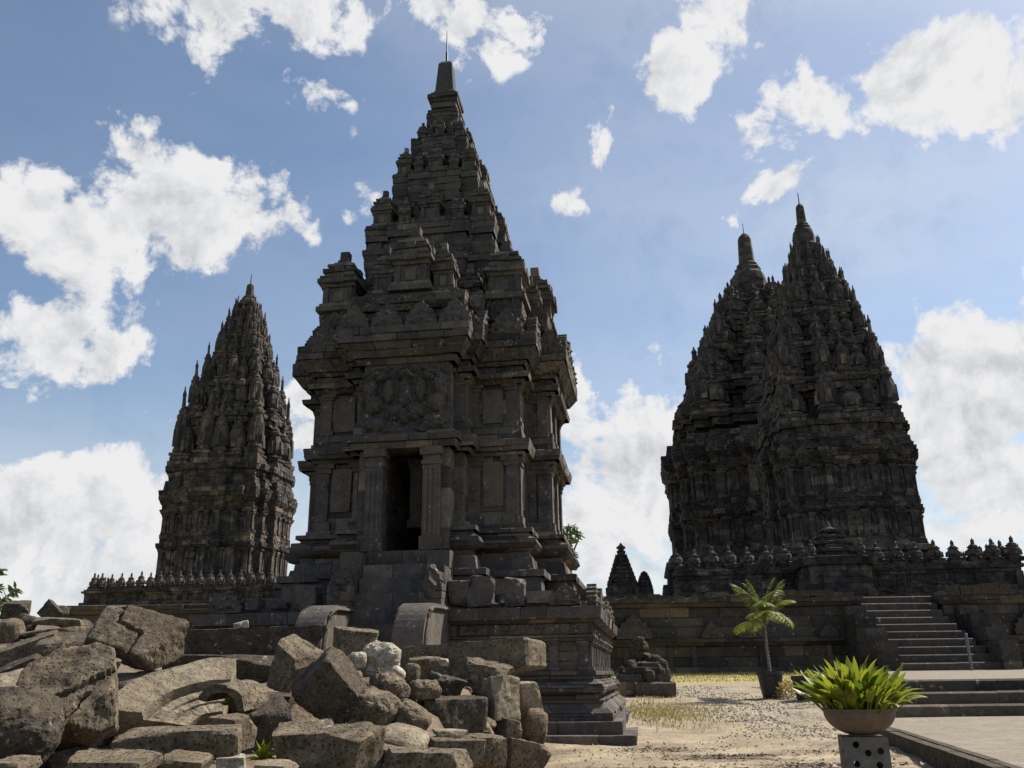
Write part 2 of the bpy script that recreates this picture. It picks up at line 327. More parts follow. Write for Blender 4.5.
def courses(mb, poly, prof, h, L, j=.01, thick=.3, core=True, skip=None, corepoly=None):
    for (za, oa), (zb, ob) in zip(prof[:-1], prof[1:]):
        if zb - za < .005: continue
        n = max(1, round((zb-za)/h))
        for k in range(n):
            u, v = k/n, (k+1)/n
            ring(mb, poly, za+(zb-za)*u, za+(zb-za)*v, oa+(ob-oa)*u, oa+(ob-oa)*v, L, j, thick, gap=.003, skip=skip)
        if core:
            mb.prism(offs(corepoly or poly, min(oa, ob)-.07), za+.002, zb-.012 if zb < prof[-1][0] else zb-.02, .4)
def along(poly, o, spacing, inset=0.0):
    """positions (x, y, angle) evenly along every edge of the polygon at offset o"""
    P = offs(poly, o); n = len(P); out = []
    for i in range(n):
        a = Vector(P[i]); b = Vector(P[(i+1) % n]); l = (b-a).length - 2*inset
        if l < spacing*.35: continue
        t = (b-a).normalized(); k = max(1, round(l/spacing))
        for q in range(k):
            c = a + t*(inset + l*(q+.5)/k); out.append((c.x, c.y, math.atan2(t.y, t.x), l/k))
    return out
def pilasters(mb, poly, z0, z1, o, spacing, w, d, j=.006, caps=True, parent=None, mat=None):
    """pilaster strips with caps and bases, on each wall face"""
    P = offs(poly, o); n = len(P)
    for i in range(n):
        a = Vector(P[i]); b = Vector(P[(i+1) % n]); l = (b-a).length
        if l < w*1.5: continue
        t = (b-a).normalized(); nn = Vector((t.y, -t.x)); k = max(1, round(l/spacing))
        for q in range(k+1):
            c = w/2 + (l-w)*q/k
            if parent: mb = MB()
            for (s0, s1, ww, dd) in (((0, .12, 1.35, 1.5), (.12, .86, 1, 1), (.86, .93, 1.25, 1.35), (.93, 1.0, 1.5, 1.7)) if caps else ((0, 1, 1, 1),)):
                hw = w*ww/2; cc = min(max(c, hw-.012), l-hw+.012)
                p0 = a+t*(cc-hw); p1 = a+t*(cc+hw); e = nn*(d*dd + R.uniform(-j, j)); ii = nn*(-.12)
                za = z0+(z1-z0)*s0+.001; zb = z0+(z1-z0)*s1-.001
                mb.hexa([(*(p0+e), za), (*(p1+e), za), (*(p1+ii), za), (*(p0+ii), za), (*(p0+e), zb), (*(p1+e), zb), (*(p1+ii), zb), (*(p0+ii), zb)], R.uniform(.3, .95))
            if parent: mb.build('pilaster', mat, parent)
def antefix_mesh(name, mat, w=.5, h=.45, t=.14, tip=True):
    """leaf shaped stone standing on a cornice edge: stepped outline with a raised boss"""
    mb = MB(); half = [(.50, 0), (.53, .18), (.47, .30), (.50, .42), (.36, .50), (.38, .62), (.22, .70), (.20, .82), (.07, .90), (.05, 1.0 if tip else .93)]
    pts = [(x*w, z*h) for x, z in half] + [(-x*w, z*h) for x, z in reversed(half)]
    n = len(pts); vs = [(x, -t/2, z) for x, z in pts] + [(x, t/2, z) for x, z in pts]
    mb.add(vs, [tuple(range(n)), tuple(range(2*n-1, n-1, -1))] + [(i, n+i, n+(i+1) % n, (i+1) % n) for i in range(n)], .6)
    for (cx, cz, r) in ((0, .32, .2), (-.26, .2, .12), (.26, .2, .12), (0, .62, .12)):
        vv = [(cx*w + r*w*cos(a), -t/2, cz*h + r*h*sin(a)) for a in [k*pi/4 for k in range(8)]] + [(cx*w, -t/2-.06*w-.02, cz*h)]
        mb.add(vv, [(k, (k+1) % 8, 8) for k in range(8)], .8)
    return mb.mesh(name, mat)
def square_turret(name, mat, seed=0):
    """miniature shrine finial, square in plan; unit width 1 (half .5) and height 1"""
    mb = MB(); j = .012
    st = [(.50, 0, .07), (.44, .07, .13), (.36, .13, .36), (.42, .36, .42), (.50, .42, .485), (.47, .485, .53), (.37, .53, .60), (.42, .60, .65), (.31, .65, .71), (.34, .71, .755), (.22, .755, .80), (.15, .80, .86), (.11, .86, 1.0)]
    for hlf, a, b in st:
        if hlf > .3:
            w = R.uniform(-.1, .1)*hlf
            for (x0, x1) in ((-hlf, w), (w+.006, hlf)): mb.box(x0, x1, -hlf, hlf, a, b-.003, j)
        else: mb.box(-hlf, hlf, -hlf, hlf, a, b, j*.7)
    for k in range(4):
        c, s = (1, 0, -1, 0)[k], (0, 1, 0, -1)[k]
        for (x0, x1, zz0, zz1, d) in ((-.35, -.24, .13, .36, .40), (.24, .35, .13, .36, .40), (-.12, .12, .15, .31, .385), (-.16, .16, .41, .52, .525), (-.1, .1, .6, .69, .44)):
            q = [(x0, -d), (x1, -d), (x1, -.2), (x0, -.2)]; q = [(x*c-y*s, x*s+y*c) for x, y in q]
            mb.hexa([(*p, zz0) for p in q] + [(*p, zz1) for p in q])
    return mb.mesh(name, mat)
def round_turret(name, mat, kind=0, segs=14):
    """ribbed bell finial on a square foot; unit width 1 and height 1"""
    mb = MB(); mb.box(-.5, .5, -.5, .5, 0, .07, .012); mb.box(-.42, .42, -.42, .42, .07, .13, .012); mb.box(-.47, .47, -.47, .47, .13, .17, .012)
    lathe(mb, [(.40, .17), (.46, .20), (.40, .235), (.34, .25)], segs, R.uniform(.3, .9))
    if kind == 0: body = [(.36, .25), (.42, .29), (.46, .38), (.46, .48), (.41, .54), (.33, .58)]
    elif kind == 1: body = [(.34, .25), (.38, .27), (.40, .34), (.42, .50), (.44, .56), (.34, .59)]
    else: body = [(.38, .25), (.47, .33), (.44, .44), (.36, .53), (.28, .58)]
    lathe(mb, body, segs, R.uniform(.3, .9), ribs=.10)
    lathe(mb, [(.30, .58), (.35, .60), (.35, .635), (.24, .65), (.26, .69), (.20, .71), (.12, .74), (.10, .87), (.125, .885), (.11, .91), (.05, .95), (.03, 1.0)], segs, R.uniform(.3, .8))
    for k in range(4):
        a = pi/2*k; c, s = cos(a), sin(a)
        q = [(-.13, -.50), (.13, -.50), (.13, -.2), (-.13, -.2)]; q = [(x*c-y*s, x*s+y*c) for x, y in q]
        mb.hexa([(*p, .26) for p in q] + [(p[0]*.92, p[1]*.92, .47) for p in q])
    return mb.mesh(name, mat, False)

def rock_mesh(name, mat, size, kind='block', seed=0, cuts=5, grooves=(), rough=1.0, res=.032, shapefn=None):
    r = random.Random(seed*13+5); size = tuple(s_*(.84 if kind == 'block' else .95) for s_ in size); grooves = [tuple(g_*.84 if i_ < 4 else g_ for i_, g_ in enumerate(gg)) for gg in grooves]; n = [max(5, min(44, int(s/res))) for s in size]
    off = Vector((seed*3.1, seed*1.7, seed*.9)); planes = []
    for _ in range(cuts):
        nv = Vector((r.choice((-1, 1))*r.uniform(.25, 1), r.choice((-1, 1))*r.uniform(.25, 1), r.choice((-1, 1))*r.uniform(.25, 1))).normalized()
        sup = abs(nv.x)+abs(nv.y)+abs(nv.z); planes.append((nv, sup*r.uniform(.66, .93)))
    taper = [r.uniform(-.14, .14) for _ in range(6)]
    idx = {}; vs = []; fs = []
    def vid(i, j, k):
        key = (i, j, k)
        if key in idx: return idx[key]
        p = Vector((2*i/n[0]-1, 2*j/n[1]-1, 2*k/n[2]-1)); top = p.z > .999; q0 = p.copy()
        if kind == 'boulder':
            l = (abs(p.x)**3.2+abs(p.y)**3.2+abs(p.z)**3.2)**(1/3.2); p = p/l*max(abs(p.x), abs(p.y), abs(p.z)); 
            l = (abs(p.x)**3.2+abs(p.y)**3.2+abs(p.z)**3.2)**(1/3.2); p = p/l
        else:
            l = (abs(p.x)**24+abs(p.y)**24+abs(p.z)**24)**(1/24); p = p/l
            p = Vector((p.x*(1+taper[0]*p.z+taper[1]*p.y), p.y*(1+taper[2]*p.z+taper[3]*p.x), p.z*(1+taper[4]*p.x+taper[5]*p.y)))
        for nv, dd in planes:
            e = p.dot(nv)-dd
            if e > 0: p = p-nv*e
        w = Vector((p.x*size[0]/2, p.y*size[1]/2, p.z*size[2]/2))
        if shapefn: w = shapefn(w, p)
        g = 0
        if top:
            for (ax, ay, bx, by, wd, dp) in grooves:
                a = Vector((ax, ay)); b = Vector((bx, by)); c = Vector((q0.x*size[0]/2, q0.y*size[1]/2)); t = max(0, min(1, (c-a).dot(b-a)/(b-a).length_squared)); dist = (c-a-(b-a)*t).length
                if dist < wd: g = max(g, dp)
        nrm = w.normalized() if w.length > 0 else Vector((0, 0, 1)); f1 = noise.fractal(w*3+off, .9, 2, 5); f2 = noise.fractal(w*16+off, .9, 2.1, 4)
        w = w + nrm*(f1*(.035 if kind == 'boulder' else .016*rough)*rough*min(1, max(size)*1.6) + f2*.010*rough); w.z -= g
        idx[key] = len(vs); vs.append(tuple(w)); return idx[key]
    X, Y_, Z_ = n
    for i in range(X):
        for j in range(Y_):
            fs.append((vid(i, j, 0), vid(i, j+1, 0), vid(i+1, j+1, 0), vid(i+1, j, 0))); fs.append((vid(i, j, Z_), vid(i+1, j, Z_), vid(i+1, j+1, Z_), vid(i, j+1, Z_)))
    for i in range(X):
        for k in range(Z_):
            fs.append((vid(i, 0, k), vid(i+1, 0, k), vid(i+1, 0, k+1), vid(i, 0, k+1))); fs.append((vid(i, Y_, k), vid(i, Y_, k+1), vid(i+1, Y_, k+1), vid(i+1, Y_, k)))
    for j in range(Y_):
        for k in range(Z_):
            fs.append((vid(0, j, k), vid(0, j, k+1), vid(0, j+1, k+1), vid(0, j+1, k))); fs.append((vid(X, j, k), vid(X, j+1, k), vid(X, j+1, k+1), vid(X, j, k+1)))
    mb = MB(); mb.add(vs, fs, .5); return mb.mesh(name, mat)

# ================================================================== the near temple
TH = radians(8.5)
TC = Vector((-1.53, 18.02, 0))
def near_temple():
    T = thing('stone_temple', 'nearest and largest dark stone temple, with an open doorway and thin rod on its spire', 'temple', TC, -TH)
    tmat, cmat = M['temple'], M['carved']
    A, w, e = 1.93, 1.0, .48
    # plinth
    P = 3.17; pp = rect(-P, P, -P, P); mb = MB()
    courses(mb, pp, [(-.35, .72), (.15, .72), (.15, .52), (.33, .52), (.33, .38), (.40, .38), (.44, .38), (.58, .23), (.63, .25), (.63, .12), (.70, .12)], .2, .75, .008)
    courses(mb, pp, [(.70, .16), (.74, .235), (.80, .26), (.86, .235), (.90, .16), (.93, .08), (.99, .08), (.99, .14), (1.06, .14), (1.06, .02), (1.50, .02), (1.50, .10), (1.56, .14), (1.60, .14), (1.60, .05)], .14, .7, .007)
    courses(mb, pp, [(1.60, .08), (1.78, .10), (1.78, .14), (1.84, .24), (2.03, .26), (2.03, .02), (2.12, .02)], .19, .62, .01)
    pl = mb.build('plinth', tmat, T)
    pilasters(None, pp, 1.06, 1.50, .02, .48, .13, .055, parent=pl, mat=tmat)
    mb = MB()                                  # rosette frieze
    for (x, y, a, l) in along(pp, .09, .55):
        nx, ny = sin(a), -cos(a); tx, ty = cos(a), sin(a)
        for (hw, hh, d) in ((.22, .075, .018),):
            c = Vector((x, y)); t = Vector((tx, ty)); n = Vector((nx, ny))
            q = [c-t*hw+n*d, c+t*hw+n*d, c+t*hw-n*.1, c-t*hw-n*.1]
            mb.hexa([(*p, 1.69-hh) for p in q]+[(*p, 1.69+hh) for p in q], R.uniform(.4, .9))
        vs = []; 
        for rr, dd in ((.065, .02), (.06, .05), (.03, .03)):
            vs += [(x+nx*dd+tx*rr*cos(k*pi/5), y+ny*dd+ty*rr*cos(k*pi/5), 1.69+rr*sin(k*pi/5)) for k in range(10)]
        vs.append((x+nx*.06, y+ny*.06, 1.69))
        mb.add(vs, [(i*10+k, i*10+(k+1) % 10, (i+1)*10+(k+1) % 10, (i+1)*10+k) for i in range(2) for k in range(10)] + [(20+k, 20+(k+1) % 10, 30) for k in range(10)], .8)
    mb.build('frieze', cmat, pl)
    af = antefix_mesh('antefix', cmat, .5, .42, .16)
    for (x, y, a, l) in along(pp, .10, .82):
        if R.random() < .18: continue
        if y < -P+.2 and abs(x) < 1.3: continue
        s = R.uniform(.6, 1.05); link('antefix', af, T, (x, y, 2.05), (R.uniform(-.05, .05), R.uniform(-.04, .04), a), (s*R.uniform(.8, 1.2), 1, s))
                                               # weathered coping blocks left on the plinth edge
    for (x, y, a, l) in along(pp, .02, .5):
        if R.random() < .45 or (y < -P+.3 and abs(x) < 1.2): continue
        hh = R.uniform(.08, .26); ww = R.uniform(.1, .2); mb = MB(); mb.box(x-ww, x+ww, y-.12, y+.12, 2.11, 2.12+hh, .03); mb.build('coping_block', tmat, T)
    # foot of the body
    bp = cross(A, w, e); mb = MB()
    front = lambda c: c.y < -A-.2 and abs(c.x) < .42
    courses(mb, bp, [(2.08, .62), (2.32, .62), (2.32, .44), (2.62, .42), (2.62, .50), (2.74, .50), (2.74, .30), (2.98, .26), (2.98, .20), (3.08, .20)], .22, .6, .012, skip=lambda c: c.y < -A-.3 and abs(c.x) < .5)
    courses(mb, bp, [(3.08, .16), (3.14, .30), (3.22, .36), (3.30, .34), (3.36, .22), (3.42, .20), (3.42, .28), (3.50, .28), (3.50, .12), (3.60, .10)], .12, .6, .01, skip=front, corepoly=[(-w, -A-e), (-.78, -A-e), (-.78, .2), (.78, .2), (.78, -A-e)]+bp[1:])
    mb.build('base_moulding', tmat, T)
    # lower storey; the front bay is the porch and stays open at the doorway
    mb = MB(); notch = [(-.34, -A-e), (-.34, .2), (.34, .2), (.34, -A-e)]
    cp = [(-w, -A-e)] + notch + bp[1:]
    def skip(c): return c.y < -A-.05 and abs(c.x) < .34
    bp_l = bp
    for za, zb in ((3.60, 4.88),):
        cc = [(-w, -A-e), (-.42, -A-e), (-.42, .2), (.42, .2), (.42, -A-e)] + bp_l[1:]
        mb.prism(offs(cc, -.07), za-.5, zb, .4)
        n = 5
        for k in range(n):
            z0 = za+(zb-za)*k/n; z1 = za+(zb-za)*(k+1)/n
            for i in range(len(bp_l)):
                pass
            ring(mb, cc, z0, z1, 0, 0, .55, .008, thick=.12, gap=.003)
        ring(mb, cc, 3.08, 3.34, 0, 0, .5, .01, thick=.12); ring(mb, cc, 3.34, 3.6, 0, 0, .5, .01, thick=.12)
    mb.build('lower_wall', tmat, T)
    pilasters(None, bp_l[2:], 3.60, 4.88, 0, .95, .22, .055, parent=T, mat=tmat)
    # large plain panels between the pilasters
    for sgn in (-1, 1):
        for (x0, x1, z0, z1) in ((1.27, 1.66, 3.95, 4.78), (1.27, 1.66, 5.52, 6.2)):
            a, b = (x0, x1) if sgn > 0 else (-x1, -x0)
            mb = MB(); mb.box(a, b, -A-.035, -A+.1, z0, z1, .012, .86); mb.build('wall_panel', tmat, T)
            if sgn > 0: mb = MB(); mb.box(A-.1, A+.035, -x1, -x0, z0, z1, .012, .86); mb.build('wall_panel', tmat, T)
    # cornice between the storeys
    mb = MB()
    courses(mb, bp, [(4.88, .10), (4.95, .14), (4.95, .22), (5.03, .24), (5.16, .26), (5.16, .10), (5.44, .08)], .15, .55, .01)
    mb.build('middle_cornice', tmat, T)
    mb = MB(); courses(mb, bp, [(5.44, 0), (6.28, 0)], .3, .55, .008); mb.build('upper_wall', tmat, T)
    pilasters(None, bp, 5.44, 6.28, 0, .95, .20, .06, parent=T, mat=tmat)
    mb = MB()
    courses(mb, bp, [(6.28, .10), (6.36, .16), (6.36, .24), (6.46, .26), (6.46, .12), (6.62, .12), (6.62, .18), (6.70, .22), (6.70, .26), (6.92, .40), (6.92, .43), (7.20, .44), (7.20, .26), (7.30, .26)], .15, .6, .012)
    mb.build('main_cornice', cmat, T)
    # porch
    pw = .86; yf = -2.86
    for (x0, x1) in ((-pw, -.40), (.40, pw)):
        mb = MB()
        for k in range(5):
            z0 = 3.08+k*.36; mb.box(x0+.03, x1-.03, yf+.03, -2.2, z0, z0+.355, .008)
        mb.build('door_pier', tmat, T)
    for sx_ in (-1, 1):                       # moulded door columns either side of the opening
        cx = sx_*.52; mb = MB()
        for (hw, d, z0, z1) in ((.19, .10, 3.06, 3.3), (.155, .065, 3.3, 4.56), (.18, .09, 4.56, 4.64), (.15, .06, 4.64, 4.74), (.2, .11, 4.74, 4.88)):
            mb.box(cx-hw, cx+hw, yf-d, yf+.2, z0, z1-.002, .006, .8 if z0 > 3.25 else .3)
        for q in (-.09, .0, .09): mb.box(cx+q-.022, cx+q+.022, yf-.085, yf, 3.34, 4.5, .004, .7)
        mb.build('door_column', tmat, T)
    mb = MB(); courses(mb, rect(-pw, pw, yf, -2.1), [(4.88, .08), (5.0, .12), (5.0, .16), (5.12, .18), (5.12, .06), (5.2, .06)], .12, .5, .012)
    courses(mb, rect(-pw+.04, pw-.04, yf+.06, -2.1), [(5.2, 0), (6.5, 0)], .32, .5, .01)
    courses(mb, rect(-pw+.04, pw-.04, yf+.06, -2.1), [(6.5, .1), (6.62, .14), (6.62, .20), (6.86, .38), (6.86, .42), (7.14, .44), (7.14, .26), (7.24, .26)], .15, .55, .014)
    mb.build('porch', tmat, T)
    # carved monster mask panel over the door
    nx_, nz_ = 84, 92; vs = []; ww, hh = .80, 1.36
    def bump(x, z, cx, cz, rx, rz): 
        q = ((x-cx)/rx)**2+((z-cz)/rz)**2; return sqrt(1-q) if q < 1 else 0
    for iz in range(nz_+1):
        for ix in range(nx_+1):
            x = (ix/nx_*2-1); z = iz/nz_; ax = abs(x); h = .02
            h = max(h, .16*bump(ax, z, .24, .30, .15, .085), .10*bump(ax, z, .24, .30, .24, .14))
            h = max(h, .14*bump(x, z, 0, .24, .12, .12), .13*bump(ax, z, .66, .14, .26, .12), .12*bump(ax, z, .72, .42, .22, .14))
            h = max(h, .15*bump(ax, z, .82, .66, .16, .20), .12*bump(ax, z, .38, .60, .14, .18), .14*bump(x, z, 0, .56, .16, .2), .13*bump(ax, z, .62, .84, .22, .12), .12*bump(x, z, 0, .86, .24, .14))
            h = max(h, .07*bump(ax, z, .48, .05, .5, .07))
            h += .045*abs(sin(9*(ax*1.1+z*1.6)+3*sin(7*z)))*(.3+.7*min(1, z*2)) + .025*noise.fractal(Vector((ax*5, z*7, 2.3)), .8, 2.1, 4)
            if z > .93 - .08*abs(sin(ax*9)): h -= .06
            vs.append((x*ww, yf+.06-h*1.5, 5.16+z*hh))
    fs = [(iz*(nx_+1)+ix, iz*(nx_+1)+ix+1, (iz+1)*(nx_+1)+ix+1, (iz+1)*(nx_+1)+ix) for iz in range(nz_) for ix in range(nx_)]
    mb = MB(); mb.add(vs, fs, .5); mb.box(-ww, ww, yf+.0, yf+.2, 5.17, 6.5, 0, .5); mb.build('mask_relief', cmat, T)
    # stairs and curved wing walls
    mb = MB()
    n = 12
    for k in range(n):
        z1 = 3.06*(k+1)/n; y0 = -5.05 + (5.05-2.75)*k/n
        for (x0, x1) in ((-.58, R.uniform(-.15, .15)), (None, .58)):
            if x0 is None: x0 = last
            last = x1; mb.box(x0+.003, x1-.003, y0, -2.6, z1-.3, z1, .008)
    mb.box(-.56, .56, -4.6, -2.7, -.3, 1.0, 0, .3)
    mb.build('staircase', tmat, T)
    for sx_ in (-1, 1):
        cx = .74 if sx_ > 0 else -.78; prof = []
        Rr = .60
        prof = [(-5.0, -.3), (-5.02, .8), (-5.0, 1.38)] + [(-5.0+Rr*(1-cos(a)), 1.38+Rr*1.12*sin(a)) for a in [k*pi/2/10 for k in range(1, 11)]] + [(-4.1, 2.06), (-3.5, 2.08), (-3.2, 2.10), (-3.2, -.3)]
        mb = MB(); m_ = len(prof); x0, x1 = cx-.22, cx+.22
        mb.add([(x0, y, z) for y, z in prof]+[(x1, y, z) for y, z in prof], [tuple(range(m_-1, -1, -1)), tuple(range(m_, 2*m_))]+[(i, (i+1) % m_, m_+(i+1) % m_, m_+i) for i in range(m_)], .75)
        for xx in (x0-.02, x1+.02):            # raised rim moulding on both cheeks
            pr = [(y+.07 if y < -4.8 else y, z-.06 if z > 1 else z) for y, z in prof[1:-1]]
            tube(mb, [(xx, y, z) for y, z in pr], [.035]*len(pr), 6, .8)
        mb.build('stair_wing', tmat, T)
        # upper cheek walls beside the steps to the door
        mb = MB()
        for (y0, y1, z0, z1) in ((-3.2, -2.84, 2.08, 3.02), (-3.5, -3.2, 2.08, 2.72), (-3.75, -3.5, 2.05, 2.42)):
            for q in range(3):
                za = z0+(z1-z0)*q/3; mb.box(cx-.19, cx+.19, y0, y1-.004, za, z0+(z1-z0)*(q+1)/3-.003, .012)
        mb.build('stair_cheek', tmat, T)
        mb = MB(); vs = []                     # worn guardian knob at the head of the wing
        for it in range(10):
            for k in range(12):
                a = pi*it/9; b = 2*pi*k/12; p = Vector((sin(a)*cos(b)*.19, sin(a)*sin(b)*.2, cos(a)*.27)); p *= 1+.35*noise.fractal(p*6+Vector((sx_, 0, 0)), .8, 2, 3)
                vs.append((cx+p.x, -3.62+p.y, 2.42+p.z))
        mb.add(vs, [(i*12+k, (i+1)*12+k, (i+1)*12+(k+1) % 12, i*12+(k+1) % 12) for i in range(9) for k in range(12)], .4)
        mb.build('worn_guardian_carving', cmat, T)
    for k, (x, hw, hh) in enumerate(((1.13, .17, .40), (1.47, .2, .45), (2.05, .17, .42), (-1.5, .2, .38))):   # broken upright stones on the plinth edge
        me = rock_mesh('broken_merlon', M['temple'], (hw*2.3, .34, hh*1.25), 'block', 400+k, cuts=7, rough=1.6, res=.03); link('broken_merlon', me, T, (x, -3.22, 2.10+hh*.45), (0, R.uniform(-.08, .08), R.uniform(-.1, .1)))
    # antefixes along the main cornice
    afc = antefix_mesh('antefix', cmat, .58, .50, .18)
    for (x, y, a, l) in along(bp, .34, .62):
        if y < -A-e and abs(x) < .9: continue
        s = R.uniform(.8, 1.1); link('antefix', afc, T, (x, y, 7.18), (R.uniform(-.08, .08), 0, a), (s, 1, s))
    for x in (-1.05, -.36, .36, 1.05): link('antefix', afc, T, (x*.92, yf-.20, 7.12), (R.uniform(-.06, .06), 0, 0), (1, 1, 1.05))
    # roof
    mb = MB()
    courses(mb, cross(1.72, 1.0, .42), [(7.28, .18), (7.62, .14), (7.62, .28), (7.74, .34), (7.96, .36), (7.96, .05), (8.1, .05)], .17, .5, .014)
    courses(mb, rect(-.82, .82, -2.62, -1.9), [(7.2, .18), (7.62, .14), (7.62, .22), (7.74, .28), (7.92, .30), (7.92, .1), (8.06, .1)], .17, .5, .014)
    mb.build('roof_platform', cmat, T)
    mb = MB()                                  # broken crest along the platform edge
    for (x, y, a, l) in along(cross(1.72, 1.0, .42), .31, .17):
        if True:
            hh = R.uniform(.08, .19); c = Vector((x, y)); t = Vector((cos(a), sin(a))); n_ = Vector((sin(a), -cos(a))); hw = l*.5+.004
            q = [c-t*hw+n_*.04, c+t*hw+n_*.04, c+t*hw-n_*.08, c-t*hw-n_*.08]; q2 = [c-t*hw*.5+n_*.03, c+t*hw*.5+n_*.03, c+t*hw*.5-n_*.06, c-t*hw*.5-n_*.06]
            mb.hexa([(*p, 7.95) for p in q]+[(*p, 7.95+hh) for p in q2])
    mb.build('crest', cmat, T)
    tiers = [(8.06, 9.28, 10.28, 1.26, 1.72, .84, 1.44, 1.60), (10.28, 11.22, 11.78, .92, 1.10, .50, 1.0, 1.10), (11.78, 12.50, 12.92, .62, .75, .38, .82, .74), (12.92, 13.44, 13.80, .34, .44, .25, .6, .42)]
    mt = [square_turret('turret', tmat) for _ in range(3)]
    for ti, (z0, z1, z2, hc, ht, tw, thh, hb) in enumerate(tiers):
        hgt = z1-z0; hg2 = z2-z1; mb = MB(); pc = cross(hc, hc*.58, hc*.12); d = hb-hc*1.12
        courses(mb, pc, [(z0-.05, .04), (z0+.1*hgt, .04), (z0+.1*hgt, 0), (z0+.72*hgt, 0), (z0+.72*hgt, .06), (z0+.82*hgt, .08), (z0+.82*hgt, d*.4), (z1, d*.5), (z1, d*.62), (z1+.28*hg2, d*.95), (z1+.42*hg2, d), (z1+.42*hg2, d*.55), (z1+.62*hg2, d*.5), (z1+.62*hg2, d*.78), (z2-.1*hg2, d*.85), (z2-.1*hg2, d*.5), (z2, d*.45)], .17, .38, .014)
        pilasters(mb, pc, z0+.1*hgt, z0+.72*hgt, 0, hc*.5, .09, .035)
        rt = mb.build('roof_tier', tmat, T)
        mb = MB()
        for (x, y, a, l) in along(pc, d*.85, .13):
            hh = R.uniform(.03, .13)*(1 if ti < 2 else .6); c = Vector((x, y)); t = Vector((cos(a), sin(a))); n_ = Vector((sin(a), -cos(a))); hw = l*.5+.004
            q = [c-t*hw+n_*.02, c+t*hw+n_*.02, c+t*hw-n_*.09, c-t*hw-n_*.09]; q2 = [c-t*hw*.6+n_*.02, c+t*hw*.6+n_*.02, c+t*hw*.6-n_*.07, c-t*hw*.6-n_*.07]
            mb.hexa([(*p, z2-.11*hg2) for p in q]+[(*p, z2-.11*hg2+hh) for p in q2])
        mb.build('crest', cmat, rt)
        pos = [(sx_*ht, sy_*ht, 1.0) for sx_ in (-1, 1) for sy_ in (-1, 1)]
        bd = ht+.10
        for k in range(4):
            c, s = (1, 0, -1, 0)[k], (0, 1, 0, -1)[k]
            lst = [(0, -bd+(.3 if ti == 0 else 0), 1.04 if ti else .85)]
            if ti < 4: q = ht*.54; lst += [(q, -bd+(.36 if ti == 0 else .06), .66), (-q, -bd+(.36 if ti == 0 else .06), .66)]
            if ti == 0: yo = -2.42 if k == 0 else -2.12; lst += [(0, yo, 1.02), (.60, yo+.06, .58), (-.60, yo+.06, .58)]
            for (x, y, s_) in lst: pos.append((x*c-y*s, x*s+y*c, s_))
        for (x, y, s_) in pos:
            out = ti == 0 and max(abs(x), abs(y)) > 2
            link('turret', R.choice(mt), T, (x, y, z0-.02), (R.uniform(-.015, .015), R.uniform(-.015, .015), R.choice((0, pi/2))), (tw*s_, tw*s_, thh*(.42+.58*s_)*R.uniform(.95, 1.04)*(1.06 if out else 1)))
    mb = MB()
    st = [(.36, 13.7, 13.88), (.26, 13.86, 13.98), (.30, 13.98, 14.12), (.34, 14.12, 14.24), (.38, 14.24, 14.34), (.31, 14.34, 14.42), (.24, 14.42, 14.52)]
    for h_, a, b in st: mb.box(-h_, h_, -h_, h_, a, b-.003, .015)
    c0, c1 = .225, .165
    mb.hexa([(-c0, -c0, 14.52), (c0, -c0, 14.52), (c0, c0, 14.52), (-c0, c0, 14.52), (-c1, -c1, 15.36), (c1, -c1, 15.36), (c1, c1, 15.36), (-c1, c1, 15.36)], .4)
    mb.hexa([(-c1, -c1, 15.36), (c1, -c1, 15.36), (c1, c1, 15.36), (-c1, c1, 15.36), (-.10, -.10, 15.46), (.10, -.10, 15.46), (.10, .10, 15.46), (-.10, .10, 15.46)], .4)
    mb.build('pinnacle', tmat, T)
    mb = MB(); tube(mb, [(0, 0, 15.4), (0, 0, 15.8), (0, 0, 15.81), (0, 0, 16.45)], [.03, .03, .018, .012], 8); mb.build('lightning_rod', M['rod'], T)
    return T
near_temple()

